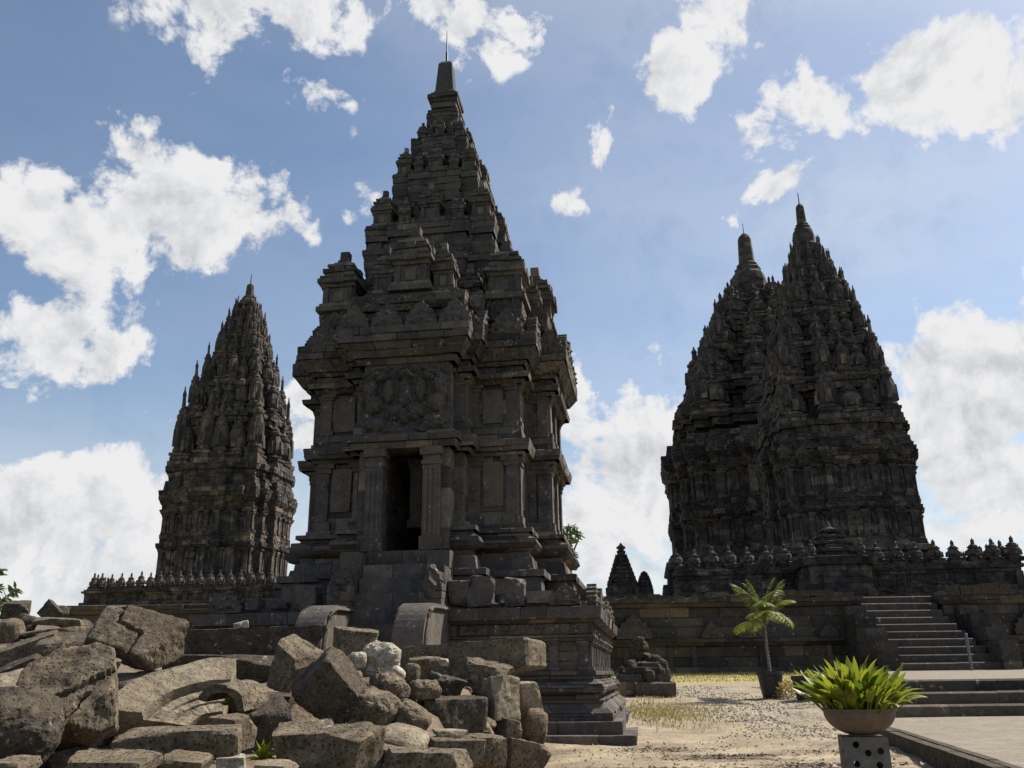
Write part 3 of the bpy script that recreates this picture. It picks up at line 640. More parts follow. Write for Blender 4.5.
# ================================================================== the big temples behind
RTM = [round_turret('turret', M['turret'], k) for k in (0, 1, 2)]
def far_temple(name, label, C, th, zg, A, body, tiers, pinn, L, ch, limit=95, j=.04, mask=None):
    """body: (z floor of wall 1, top of wall 1, top wall 2, top cornice); tiers: [(z, half width)], pinn: (z0, z1, r)"""
    T = thing(name, label, 'temple', (C[0], C[1], 0), -th)
    w1, e1, w2, e2 = A*.66, A*.10, A*.34, A*.10
    k = A/(A+e1+e2); a = A*k; poly = cross2(a, w1*.95, e1, w2, e2)
    z1, z2, z3, z4 = body; u = (z4-z1)
    mb = MB()
    courses(mb, poly, [(zg, .20*a), (z1-.30*u, .20*a), (z1-.30*u, .13*a), (z1-.16*u, .12*a), (z1-.14*u, .16*a), (z1-.08*u, .14*a), (z1-.08*u, .07*a), (z1, .05*a)], ch, L, j, thick=.6)
    mb.build('base_moulding', M['far'], T)
    mb = MB(); courses(mb, poly, [(z1, 0), (z2-.08*u, 0)], ch, L, j, thick=.6); pilasters(mb, poly, z1, z2-.08*u, 0, a*.27, a*.085, a*.035, j*.5)
    pilasters(mb, poly, z1+.03*u, z2-.12*u, 0, a*.135, a*.04, a*.018, j*.3, False); mb.build('lower_wall', M['far'], T)
    mb = MB(); courses(mb, poly, [(z2-.08*u, .03*a), (z2-.05*u, .065*a), (z2, .075*a), (z2, .03*a), (z2+.10*u, .04*a), (z2+.10*u, .02*a)], ch*.7, L*.8, j, thick=.6); mb.build('middle_cornice', M['farcarve'], T)
    mb = MB(); courses(mb, poly, [(z2+.10*u, 0), (z3, 0)], ch, L, j, thick=.6); pilasters(mb, poly, z2+.10*u, z3, 0, a*.27, a*.085, a*.035, j*.5)
    pilasters(mb, poly, z2+.12*u, z3-.03*u, 0, a*.135, a*.04, a*.018, j*.3, False); mb.build('upper_wall', M['far'], T)
    mb = MB(); courses(mb, poly, [(z3, .04*a), (z3+.2*(z4-z3), .08*a), (z3+.2*(z4-z3), .05*a), (z3+.4*(z4-z3), .05*a), (z3+.6*(z4-z3), .10*a), (z4, .12*a), (z4, .06*a), (z4+.12*u, .04*a)], ch*.7, L*.8, j*1.2, thick=.6); mb.build('main_cornice', M['farcarve'], T)
    turrets = []; antef = []
    for ti in range(len(tiers)-1):
        (za, ha), (zb, hb) = tiers[ti], tiers[ti+1]; hg = zb-za; sp = ha*(.46 if ti < 3 else .62); tw = sp*.74
        hc = ha-tw*.95; hc = max(hc, hb*.55)
        pc = cross2(hc*.85, hc*.56, hc*.08, hc*.29, hc*.08); mb = MB()
        courses(mb, pc, [(za-.1, .04*hc), (za+.2*hg, .04*hc), (za+.2*hg, 0), (za+.62*hg, 0), (za+.62*hg, .08*hc), (za+.9*hg, .16*hc), (za+.9*hg, .05*hc), (zb, .04*hc)], ch*.9, L*.8, j, thick=.5)
        rt = mb.build('roof_tier', M['far'], T)
        # stepped ledge the turrets stand on
        pr = cross2(ha*.84-tw*.5, ha*.56-tw*.2, ha*.08, ha*.29, ha*.08)
        mb = MB(); courses(mb, pr, [(za-.30*hg, tw*.42), (za-.12*hg, tw*.46), (za-.12*hg, tw*.56), (za, tw*.58)], ch*.8, L*.7, j, thick=.8)
        mb.build('ledge', M['farcarve'], rt)
        seen = []
        for (x, y, aa, l) in along(pr, tw*.05, tw*1.02):
            if any((x-p[0])**2+(y-p[1])**2 < (tw*.7)**2 for p in seen): continue
            seen.append((x, y)); turrets.append((x, y, za-.02, tw*R.uniform(.92, 1.05), hg*R.choice((1.08, 1.15, 1.22, 1.45))))
        n = len(pr); Pc = offs(pr, tw*.12)
        for i in range(n):
            a_, b_, c_ = Vector(pr[i-1]), Vector(pr[i]), Vector(pr[(i+1) % n])
            if (b_-a_).x*(c_-b_).y-(b_-a_).y*(c_-b_).x > 0:
                x, y = Pc[i]
                if abs(abs(x)-abs(y)) < .25*ha: turrets.append((x, y, za-.02, tw*.86, hg*R.uniform(1.5, 1.8)))
    Mw = Matrix.Translation((C[0], C[1], 0)) @ Matrix.Rotation(-th, 4, 'Z'); cpos = Vector((0, 0, EYE))
    def score(t):
        p = Mw @ Vector((t[0], t[1], t[2])); face = Vector((p.x-C[0], p.y-C[1])).normalized().dot(-Vector((p.x, p.y)).normalized())
        return t[3]*t[4]*(1.0 if face > -.25 else .05)
    turrets.sort(key=score, reverse=True)
    for (x, y, z, tw, thh) in turrets[:limit]:
        link('turret', R.choice(RTM), T, (x, y, z), (R.uniform(-.03, .03), R.uniform(-.03, .03), R.choice((0, pi/2, pi))), (tw, tw, thh))
    rest = turrets[limit:]
    if rest:
        mb = MB()
        for (x, y, z, tw, thh) in rest:
            me = RTM[0]; mb.add([(x+v.co.x*tw, y+v.co.y*tw, z+v.co.z*thh) for v in me.vertices], [tuple(p.vertices) for p in me.polygons], .5)
        tag(mb.build('turret_mass', M['far'], T), kind='stuff')
    z0, zt, r = pinn; h = zt-z0; mb = MB()
    mb.box(-r*1.1, r*1.1, -r*1.1, r*1.1, z0-.5*h, z0+.06*h, .03)
    lathe(mb, [(r*1.05, z0+.04*h), (r*1.15, z0+.10*h), (r*.95, z0+.16*h), (r*.98, z0+.2*h), (r*1.02, z0+.30*h), (r*.92, z0+.40*h), (r*.72, z0+.46*h), (r*.76, z0+.49*h), (r*.58, z0+.52*h), (r*.62, z0+.55*h), (r*.46, z0+.58*h), (r*.38, z0+.92*h), (r*.30, z0+.96*h), (r*.12, zt)], 16, .4, ribs=.05)
    mb.build('pinnacle', M['far'], T)
    mb = MB(); tube(mb, [(0, 0, zt-.1), (0, 0, zt+.055*zt*.5)], [.05, .03], 6); mb.build('lightning_rod', M['rod'], T)
    return T
def Z(px, py, Y): return at(px, py, Y).z
# left
cx = -19.7; Yl = 60.0
far_temple('stone_temple', 'slender dark temple spire standing alone far left behind the rubble, its right side catching sun', (cx, Yl), radians(8.5), 2.0, 3.68,
    (Z(190, 576, 56.5), Z(190, 541, 56.5), Z(190, 512, 56.5), Z(190, 488, 56.5)),
    [(Z(249, y, Yl), h) for y, h in ((474, 3.75), (424, 3.12), (392, 2.5), (364, 1.9), (342, 1.42), (323, 1.0), (309, .68))],
    (Z(249, 314, Yl), Z(249, 284, Yl), .72), .7, .42)
# right front
far_temple('stone_temple', 'broad dark temple with tallest pointed spire on the right, behind the terrace stairs', (21.45, 57.0), radians(8.5), 2.0, 4.35,
    (Z(840, 537, 52.5), Z(840, 502, 52.5), Z(840, 464, 52.5), Z(840, 442, 52.5)),
    [(Z(810, y, 57.), h) for y, h in ((436, 4.45), (394, 3.95), (357, 3.3), (324, 2.6), (294, 1.85), (270, 1.2), (251, .7))],
    (Z(800, 252, 57.), Z(800, 204, 57.), .78), .75, .45)
# right rear
far_temple('stone_temple', 'dark temple with blunt rounded pinnacle half hidden behind the pointed one', (24.0, 80.0), radians(8.5), 2.0, 8.8,
    (Z(700, 545, 72), Z(700, 508, 72), Z(700, 468, 72), Z(700, 440, 72)),
    [(Z(745, y, 80.), h) for y, h in ((432, 8.4), (396, 7.0), (362, 5.55), (332, 4.2), (310, 3.0), (296, 2.0))],
    (Z(745, 306, 80.), Z(745, 234, 80.), 1.75), 1.1, .65)

# ------------------------------------------------------------------ balustraded platforms
FM = [round_turret('finial', M['turret'], k, 12) for k in (0, 2)]
def balustrade(name, label, pts, z0, z1, fw, fh, sp, parts=True):
    T = thing(name, label, 'wall', (pts[0][0], pts[0][1], 0))
    ox, oy = pts[0]; mb = MB(); nfin = 0
    for (ax, ay), (bx, by) in zip(pts[:-1], pts[1:]):
        a = Vector((ax-ox, ay-oy)); b = Vector((bx-ox, by-oy)); l = (b-a).length; t = (b-a).normalized(); nn = Vector((t.y, -t.x))
        H = z1-z0
        for (s0, s1, d) in ((-.6, 0, .5), (0, .22, .28), (.22, .66, .02), (.66, .78, .12), (.78, .90, .24), (.90, 1.0, .14)):
            n = max(1, round(l/(.9 if s0 > 0 else 1.3))); zc0 = z0+H*s0; zc1 = z0+H*s1; nh = max(1, round((zc1-zc0)/.5))
            for q in range(n):
                for v in range(nh):
                    d_ = d+R.uniform(-.03, .03); p0 = a+t*l*q/n; p1 = a+t*(l*(q+1)/n-.01)
                    if q == n-1: p1 = b+t*d
                    if q == 0: p0 = a-t*d
                    za = zc0+(zc1-zc0)*v/nh; zb = zc0+(zc1-zc0)*(v+1)/nh-.004
                    mb.hexa([(*(p0+nn*d_), za), (*(p1+nn*d_), za), (*(p1-nn*.9), za), (*(p0-nn*.9), za), (*(p0+nn*d_), zb), (*(p1+nn*d_), zb), (*(p1-nn*.9), zb), (*(p0-nn*.9), zb)])
        n = round(l/sp)
        for q in range(n+1):
            p = a+t*l*q/n-nn*.3
            mb.hexa([(*(p+t*s*sp*.22+nn*dd), z0+H*.22 if zt == 0 else z0+H*.66) for zt in (0, 1) for (s, dd) in ((-1, .36), (1, .36), (1, .1), (-1, .1))], R.uniform(.3, 1))
    mb.build('wall', M['farcarve'], T)
    first = True
    for (ax, ay), (bx, by) in zip(pts[:-1], pts[1:]):
        a = Vector((ax-ox, ay-oy)); b = Vector((bx-ox, by-oy)); l = (b-a).length; t = (b-a).normalized(); nn = Vector((t.y, -t.x)); n = round(l/sp)
        for q in range(n+1):
            if q == 0 and not first: continue
            p = a+t*l*q/n-nn*.3; s = R.uniform(.92, 1.06)
            if R.random() < .04: s *= .7
            link('finial', R.choice(FM), T, (p.x, p.y, z1), (R.uniform(-.04, .04), R.uniform(-.04, .04), 0), (fw*s, fw*s, fh*s))
        first = False
    return T
c8, s8 = cos(TH), sin(TH)
zl0, zl1 = Z(80, 606, 50), Z(80, 589, 50)
balustrade('balustrade', 'low parapet wall topped with bell finials below the far left temple', [(-25.6, 60.0), (-24.3, 50.6), (-13.0, 48.9)], zl0, zl1, .52, .98, .60)
zr0, zr1 = Z(1000, 592, 44.5), Z(1000, 561, 44.5)
balustrade('balustrade', 'parapet wall topped with large bell finials at the foot of the right temples', [(8.6, 46.8), (25.2, 44.3), (27.2, 57.0)], zr0, zr1, .86, 1.25, .93)
# gate pavilion in front of the right temple
def pavilion():
    p = at(836, 590, 43.6); T = thing('gateway', 'small stepped stone gateway in the parapet wall in front of the right temple', 'gateway', (p.x, p.y, 0), -TH)
    zb = Z(836, 600, 43.6); zt = Z(836, 521, 43.6); H = zt-zb; mb = MB(); po = cross(1.35, .8, .25)
    courses(mb, po, [(zb-1, .1), (zb+.1*H, .1), (zb+.1*H, 0), (zb+.4*H, 0), (zb+.4*H, .15), (zb+.5*H, .3), (zb+.5*H, -.1)], .3, .6, .03); mb.build('wall', M['far'], T)
    mb = MB()
    for i, (s0, s1, h) in enumerate(((.5, .62, 1.15), (.62, .72, .9), (.72, .80, .62), (.80, .87, .40))):
        courses(mb, cross(h*.8, h*.45, h*.2), [(zb+s0*H, 0), (zb+(s0*.4+s1*.6)*H, 0), (zb+(s0*.4+s1*.6)*H, .1), (zb+s1*H, .12)], .25, .5, .03)
    lathe(mb, [(.3, zb+.86*H), (.34, zb+.89*H), (.16, zb+.92*H), (.05, zt)], 10); mb.build('roof', M['far'], T)
    for (sx, sy) in ((-1, -1), (1, -1), (-1, 1), (1, 1)):
        link('finial', FM[0], T, (sx*1.15, sy*1.15, zb+.5*H), (0, 0, 0), (.5, .5, .9))
pavilion()

# distant spires between the temples
def small_spire(name, label, px, ytop, ybase, Y, half, blunt):
    p = at(px, ybase, Y); zt = Z(px, ytop, Y); zb = p.z; T = thing(name, label, 'temple' if not blunt else 'shrine', (p.x, p.y, 0), -TH); H = zt-zb
    mb = MB(); courses(mb, cross(half*1.15, half*.7, half*.15), [(zb-5, .1), (zb+.04*H, .1), (zb+.04*H, 0), (zb+.12*H, 0)], .5, 1.0, .04); mb.build('wall', M['far'], T)
    mb = MB(); n = 9; ts = []
    for k in range(n):
        u, v = k/n, (k+1)/n; h = half*((1-u)**(.55 if blunt else .95))*1.0+.12
        za = zb+H*(.1+u*.82); zc = zb+H*(.1+v*.82); courses(mb, cross(h*.8, h*.5, h*.14), [(za, 0), (za+(zc-za)*.6, -.03*h), (za+(zc-za)*.6, .08*h), (zc, .08*h)], .5, .8, .04)
        if k < 7:
            for sx in (-1, 0, 1):
                for sy in (-1, 0, 1):
                    if (sx or sy): ts.append((sx*h*.93, sy*h*.93, za, h*.4, (zc-za)*1.35))
    lathe(mb, [(.4 if not blunt else .25, zb+H*.88), (.35 if not blunt else .22, zb+H*.92), (.16, zb+H*.95), (.06, zt)], 10); mb.build('roof', M['far'], T)
    for (x, y, z, a, b) in ts: link('turret', RTM[0], T, (x, y, z), (0, 0, 0), (a, a, b))
small_spire('stone_temple', 'tiny pointed temple spire far off between the near temple and the right temples', 623, 543, 590, 72, .95, False)
small_spire('small_shrine', 'tiny blunt stone knob far off just right of the tiny pointed spire', 645, 571, 590, 72, .45, True)

# ------------------------------------------------------------------ terrace wall with stair
TY = 30.0
def terrace():
    z0, z1 = .55, Z(700, 598, TY)
    T = thing('terrace_wall', 'long dark retaining wall of the upper terrace with a stair opening at right', 'wall', (0, 0, 0))
    xs0, xs1 = at(862, 640, TY).x, at(948, 640, TY).x
    tops = MB(); mb = MB(); H = z1-z0
    for (x0, x1) in ((-15.4, xs0), (xs1, 40.0)):
        po = rect(x0, x1, TY, TY+3)
        courses(mb, po, [(z0-.6, .32), (z0+.42, .32), (z0+.42, .22), (z0+.62, .18), (z0+.62, .0), (z0+1.28, 0), (z0+1.28, .08), (z0+1.40, .22), (z0+1.52, .24), (z0+1.52, .06), (z0+1.9, .05), (z0+1.9, -.03), (z1-.30, -.04), (z1-.30, .06), (z1-.16, .16), (z1, .16)], .3, .9, .02, thick=.5)
        for (x, y, a, l) in along(po, 0, 2.3):
            if y > TY+.3: continue
            mb.box(x-.08, x+.08, TY-.05, TY+.2, z0+.62, z0+1.28, .01)
    mb.build('wall', M['terrace'], T)
    am = antefix_mesh('antefix', M['terrace'], 1.0, .78, .22)
    for x0, x1 in ((2.0, xs0-.5), (xs1+.6, 22)):
        n = round((x1-x0)/1.35)
        for k in range(n):
            if R.random() < .12: continue
            big = R.random() < .35; s = 1.15 if big else R.uniform(.55, .8)
            link('antefix', am, T, (x0+(x1-x0)*(k+.5)/n, TY-.16, z0+1.53), (R.uniform(-.04, .04), 0, 0), (s, 1, min(1.0, s)))
    # worn coping stones
    for (x0, x1, hh) in ((at(782, 597, TY).x, at(832, 597, TY).x, .2), (at(945, 597, TY).x, at(1010, 597, TY).x, .32)):
        mb = MB(); x = x0
        while x < x1:
            l = R.uniform(.42, .7); mb.box(x, min(x+l-.02, x1), TY-.22, TY+.35, z1+.003, z1+hh*R.uniform(.85, 1.1), .02, R.uniform(.8, 1)); x += l
        mb.build('coping_stone', M['rubble_dark'], T)
    mb = MB()
    for k in range(60):
        x = R.uniform(1, 20)
        if xs0-.2 < x < xs1+.2: continue
        h = R.uniform(.04, .14); w = R.uniform(.15, .4); mb.box(x-w, x+w, TY-.15, TY+.3, z1-.02, z1+h, .03)
    mb.build('loose_coping', M['terrace'], T)
    # stair
    S = thing('terrace_stair', 'flight of worn stone steps rising through the terrace wall', 'stairs', (0, 0, 0))
    zb = Z(915, 671, 27.6); n = 10; yb, yt = 27.6, 30.6; mb = MB()
    for k in range(n):
        za = zb+(z1-zb)*k/n; zc = zb+(z1-zb)*(k+1)/n; y0 = yb+(yt-yb)*k/n
        xl = xs0+.12; xr = xs1-.15+(.0 if k > 5 else .10*(6-k)); x = xl
        while x < xr-.05:
            l = R.uniform(1.6, 2.8); xe = min(xr, x+l)
            if xr-xe < .3: xe = xr
            ya = y0+R.uniform(-.015, .015); zt = zc+R.uniform(-.01, .01); xf = xe-.01
            mb.add([(x, ya, za-.1), (xf, ya, za-.1), (xf, yt+.5, za-.1), (x, yt+.5, za-.1), (x, ya, zt-.03), (xf, ya, zt-.03), (x, ya+.06, zt), (xf, ya+.06, zt), (xf, yt+.5, zt), (x, yt+.5, zt)],
                   [(0, 3, 2, 1), (0, 1, 5, 4), (4, 5, 7, 6), (6, 7, 8, 9), (1, 2, 8, 7, 5), (2, 3, 9, 8), (3, 0, 4, 6, 9)], R.uniform(.35, .8)); x = xe
    mb.build('step_block', M['terrace'], S)
    for (xa, xb) in ((xs0-.55, xs0+.10), (xs1+.35, xs1+.95)):
        mb = MB()
        for q, (y0, y1, zt) in enumerate(((yb-.1, yb+.5, zb+.9), (yb+.5, yb+1.3, zb+1.3), (yb+1.3, yb+2.0, zb+1.75), (yb+2.0, TY+.1, z1-.35))):
            n2 = 4
            for v in range(n2): mb.box(xa, xb, y0, y1-.01, zb-.4+(zt-zb+.4)*v/n2, zb-.4+(zt-zb+.4)*(v+1)/n2-.004, .025)
        mb.build('stair_cheek', M['terrace'], S)
    # the terrace floor
    g = MB(); po = [(-15.5, TY+2.9), (60, TY+2.9), (60, 97), (-32, 97), (-27.2, 60), (-26.0, 48), (-15.5, 46)]
    g.prism(po, -1, z1-.25, .5)
    tag(g.build('terrace_ground', M['terrace']), kind='structure')
terrace()

# ================================================================== ground
def sm(t): t = max(0, min(1, t)); return t*t*(3-2*t)
def onz(px, py, z):
    d = ray(px, py); k = (z-EYE)/d.z; return Vector((d.x*k, d.y*k, z))
BOT = []      # (x, y, z, r): undersides of the heap's lowest stones; the earth under the heap is fitted to them
def base_z(x, y):
    z = .44*max(0, min(1, (y-13)/9)) + .56*max(0, min(1, (y-22)/8))
    if x < -1: z *= 1.0
    t = sm((x-6.5-(y-17.4)*.3)/1.2)*sm((y-17.2)/1.5); z = z*(1-t) + max(z, .80)*t
    t2 = sm((x-4.6)/.6)*sm((18.5-y)/.8); z = z*(1-t2) + .02*t2
    return z
def heap(x, y):
    w = 0; zz = 0
    for (a, b, c, r) in BOT:
        d = (x-a)**2+(y-b)**2; q = 1/(d+.02)**2; w += q; zz += q*c
    z = zz/w
    fade = sm((-.0-x)/.7)*sm((14.0-y)/2.5)*sm((x+14)/3)
    return z*fade + base_z(x, y)*(1-fade)
PATHZ = .16
KA, KB = onz(985, 768, PATHZ), onz(800, 698, PATHZ+.12)

def ground():
    m, nt = new_mat('sandy_gravel_ground')
    tc = nd(nt, 'ShaderNodeTexCoord'); V = tc.outputs['Object']
    def ns(s, d=8, r=.6):
        n = nd(nt, 'ShaderNodeTexNoise'); n.inputs['Scale'].default_value = s; n.inputs['Detail'].default_value = d; n.inputs['Roughness'].default_value = r; nt.links.new(V, n.inputs['Vector']); return n.outputs['Fac']
    sx = nd(nt, 'ShaderNodeSeparateXYZ'); nt.links.new(V, sx.inputs[0])
    sand = ramp(nt, ns(1.6), [(.3, (.18, .135, .085)), (.5, (.30, .235, .15)), (.72, (.40, .33, .22))])
    litter = ramp(nt, math_(nt, 'ADD', math_(nt, 'MULTIPLY', ns(1.1, 5, .5), .55), math_(nt, 'MULTIPLY', ns(17, 6, .8), .45)), [(.535, (0, 0, 0)), (.58, (1, 1, 1))])
    lsel = nd(nt, 'ShaderNodeMapRange'); nt.links.new(sx.outputs['Y'], lsel.inputs[0]); lsel.inputs[1].default_value = 15.5; lsel.inputs[2].default_value = 13.0; lsel.clamp = True
    vo = nd(nt, 'ShaderNodeTexVoronoi'); vo.inputs['Scale'].default_value = 26; nt.links.new(V, vo.inputs['Vector'])
    peb = ramp(nt, vo.outputs['Color'], [(.1, (.06, .05, .038)), (.4, (.18, .152, .115)), (.75, (.34, .295, .225))])
    gs = ramp(nt, math_(nt, 'ADD', math_(nt, 'MULTIPLY', ns(.5, 3, .5), .6), math_(nt, 'MULTIPLY', ns(6, 6, .7), .4)), [(.42, (0, 0, 0)), (.56, (1, 1, 1))])
    gy = ramp(nt, sx.outputs['Y'], [(0, (0, 0, 0)), (1, (1, 1, 1))])
    gm = nd(nt, 'ShaderNodeMapRange'); nt.links.new(sx.outputs['Y'], gm.inputs[0]); gm.inputs[1].default_value = 13; gm.inputs[2].default_value = 15.5
    sand = mixc(nt, ramp(nt, ns(.75, 7, .65), [(.46, (0, 0, 0)), (.62, (.8, .8, .8))]), sand, (.15, .115, .075))
    col = mixc(nt, math_(nt, 'MULTIPLY', litter, math_(nt, 'MULTIPLY', lsel.outputs[0], .8)), sand, (.085, .055, .035))
    col = mixc(nt, math_(nt, 'MULTIPLY', gs, math_(nt, 'MULTIPLY', gm.outputs[0], .8)), col, peb)
    gr = nd(nt, 'ShaderNodeMapRange'); nt.links.new(sx.outputs['Y'], gr.inputs[0]); gr.inputs[1].default_value = 25.2; gr.inputs[2].default_value = 27.0
    grass = ramp(nt, ns(9, 6, .7), [(.3, (.16, .15, .04)), (.55, (.36, .30, .10)), (.75, (.5, .42, .2))])
    col = mixc(nt, gr.outputs[0], col, grass)
    hx = nd(nt, 'ShaderNodeMapRange'); nt.links.new(sx.outputs['X'], hx.inputs[0]); hx.inputs[1].default_value = .6; hx.inputs[2].default_value = -.2
    hy = nd(nt, 'ShaderNodeMapRange'); nt.links.new(sx.outputs['Y'], hy.inputs[0]); hy.inputs[1].default_value = 15; hy.inputs[2].default_value = 13
    soil = ramp(nt, ns(5), [(.3, (.07, .05, .035)), (.7, (.20, .15, .10))])
    col = mixc(nt, math_(nt, 'MULTIPLY', hx.outputs[0], hy.outputs[0]), col, soil)
    bk = nd(nt, 'ShaderNodeMapRange'); nt.links.new(sx.outputs['Y'], bk.inputs[0]); bk.inputs[1].default_value = 4.4; bk.inputs[2].default_value = 3.6  # unseen ground below and behind the camera, coloured dark green to cut bounced light
    col = mixc(nt, bk.outputs[0], col, ramp(nt, ns(3), [(.3, (.03, .045, .012)), (.7, (.07, .09, .03))]))
    bp = nd(nt, 'ShaderNodeBump'); bp.inputs['Strength'].default_value = .9; bp.inputs['Distance'].default_value = .03
    nt.links.new(math_(nt, 'ADD', ns(3.5, 8, .7), math_(nt, 'MULTIPLY', vo.outputs['Distance'], .35)), bp.inputs['Height'])
    b = nd(nt, 'ShaderNodeBsdfPrincipled'); nt.links.new(col, b.inputs['Base Color']); b.inputs['Roughness'].default_value = .95; nt.links.new(bp.outputs[0], b.inputs['Normal'])
    o = nd(nt, 'ShaderNodeOutputMaterial'); nt.links.new(b.outputs[0], o.inputs[0])
    xs = [-1500, -400, -120, -50, -30, -20] + [-16+.2*i for i in range(171)] + [19, 21, 24, 30, 45, 120, 400, 1500]
    ys = [-1500, -200, -30, -8, -3, 0, 1.5] + [3+.2*i for i in range(150)] + [34, 38, 45, 70, 120, 300, 800, 2500]
    vs = []
    for y in ys:
        for x in xs:
            z = heap(x, y) if (-15 < x < .2 and 2.5 < y < 15) else base_z(x, y)
            if y > 33: z = .9
            z += .035*noise.fractal(Vector((x*.9, y*.9, 0)), 1, 2, 4)*(1 if 3 < y < 30 else 0)
            vs.append((x, y, z))
    nx = len(xs); fs = [(j*nx+i, j*nx+i+1, (j+1)*nx+i+1, (j+1)*nx+i) for j in range(len(ys)-1) for i in range(nx-1)]
    mb = MB(); mb.add(vs, fs, .5); tag(mb.build('ground', m, smooth=True), kind='structure')
    # loose gravel
    mb = MB()
    for _ in range(5200):
        if R.random() < .88: y = R.uniform(14.0, 25); x = R.uniform(2.2, 6.5)*y/16
        else: y = R.uniform(8, 14.5); x = R.uniform(.3, 4.6)
        if x > 4.6+.04*(y-8)*3 and y < 19: continue
        if noise.noise(Vector((x*.55, y*.4, 5))) < -.12 and y > 14: continue
        s = R.uniform(.008, .026)*(1+.3*(y > 16)); z = base_z(x, y)+.035*noise.fractal(Vector((x*.9, y*.9, 0)), 1, 2, 4)
        a = R.uniform(0, 6.3); q = [(x+s*cos(a+k*pi/2)*R.uniform(.6, 1.2), y+s*sin(a+k*pi/2)*R.uniform(.6, 1.2)) for k in range(4)]
        mb.hexa([(*p, z-.01) for p in q]+[(x+(p[0]-x)*.6, y+(p[1]-y)*.6, z+s*R.uniform(.5, .9)) for p in q])
    tag(mb.build('gravel', M['pebble']), kind='stuff')
    mb = MB()                                 # dry leaves and twigs in drifts
    for (cx, cy, rx, ry, n) in ((2.2, 9.3, 1.2, .28, 420), (3.5, 10.4, .7, .16, 170), (2.6, 11.6, .8, .14, 120), (1.3, 10.0, .9, .3, 200), (3.9, 9.0, .8, .25, 220), (1.9, 12.7, .6, .2, 70), (4.3, 12.1, .5, .2, 60)):
        for _ in range(n*3):
            x = R.gauss(cx, rx*.6); y = R.gauss(cy, ry*.7); z = base_z(x, y)+.02; s = R.uniform(.015, .05); a = R.uniform(0, 6.3)
            c, t = Vector((cos(a), sin(a), R.uniform(-.3, .5)))*s, Vector((-sin(a), cos(a), R.uniform(-.2, .5)))*s*.45; o_ = Vector((x, y, z+s*.3))
            mb.add([o_-c, o_+t, o_+c, o_-t], [(0, 1, 2, 3)])
    tag(mb.build('leaf_litter', M['litter']), kind='stuff')
    mb = MB()
    for _ in range(9000):                      # yellowing grass along the wall and beside the plinth
        r = R.random()
        if r < .6: x = R.uniform(2, 12); y = R.uniform(26.3, 29.6)
        elif r < .8: x, y = R.gauss(2.9, .5), R.gauss(18.3, 1.3)
        else: x, y = R.gauss(3.25, .35), R.gauss(23.2, .8)
        z = base_z(x, y); s = R.uniform(.03, .09); a = R.uniform(0, 6.3); o_ = Vector((x, y, z)); t = Vector((cos(a), sin(a), 0))*.012
        mb.add([o_-t, o_+t, o_+Vector((R.uniform(-.4, .4)*s, R.uniform(-.4, .4)*s, s))], [(0, 1, 2)])
    tag(mb.build('grass', M['drygrass']), kind='stuff')
    # path and kerb
    d = (KB-KA); d.z = 0; d.normalize(); a = KA-d*6; b = Vector((KB.x, KB.y, 0)); a.z = b.z = 0
    pm = stone('worn_pavement', (.16, .14, .11), (.27, .238, .185), (.21, .178, .13), .9, .5, fine=20, tone=False)
    mb = MB(); mb.add([(a.x+.1, a.y, PATHZ), (22, a.y, PATHZ), (22, 17.6, PATHZ), (b.x+.1, 17.6, PATHZ+.01), (b.x+.1, b.y, PATHZ)], [(0, 1, 2, 3, 4)], .5)
    tag(mb.build('path', pm), kind='structure')
    n_ = Vector((d.y, -d.x, 0)); mb = MB(); L = (b-a).length; k = int(L/.8)
    for q in range(k):
        p0 = a+d*L*q/k; p1 = a+d*(L*(q+1)/k-.012)
        for (s0, s1, zt) in ((-.02, .10, PATHZ+.035), (.17, .27, PATHZ+.02)):
            zz = zt+R.uniform(-.006, .006)
            mb.hexa([(*(p0+n_*s0).xy, -.2), (*(p0+n_*s1).xy, -.2), (*(p1+n_*s1).xy, -.2), (*(p1+n_*s0).xy, -.2), (*(p0+n_*s0).xy, zz), (*(p0+n_*s1).xy, zz), (*(p1+n_*s1).xy, zz), (*(p1+n_*s0).xy, zz)], R.uniform(.4, 1))
    tag(mb.build('kerb', M['rubble_dark']), kind='structure')
    # low steps up to the landing
    T = thing('low_steps', 'three wide shallow steps between the paved path and the landing at far right', 'steps', (0, 0, 0))
    mb = MB(); xl = at(866, 690, 17.4).x; 
    for q in range(3):
        y0 = 17.4+.34*q; x = xl
        while x < 16:
            l = R.uniform(.9, 1.7); zt = PATHZ+.22*(q+1)+R.uniform(-.006, .006); xf = x+l-.008; mb.add([(x, y0, PATHZ+.22*q-.05), (xf, y0, PATHZ+.22*q-.05), (xf, 18.7, PATHZ+.22*q-.05), (x, 18.7, PATHZ+.22*q-.05), (x, y0, zt-.03), (xf, y0, zt-.03), (x, y0+.06, zt), (xf, y0+.06, zt), (xf, 18.7, zt), (x, 18.7, zt)],
                   [(0, 3, 2, 1), (0, 1, 5, 4), (4, 5, 7, 6), (6, 7, 8, 9), (1, 2, 8, 7, 5), (2, 3, 9, 8), (3, 0, 4, 6, 9)]); x += l
    mb.build('step_block', M['terrace'], T)
    mb = MB(); mb.add([(xl+.2, 18.3, .822), (22, 18.3, .822), (22, 29.7, 1.02), (xl+3.3, 29.7, 1.02)], [(0, 1, 2, 3)], .5)
    tag(mb.build('landing', pm), kind='structure')

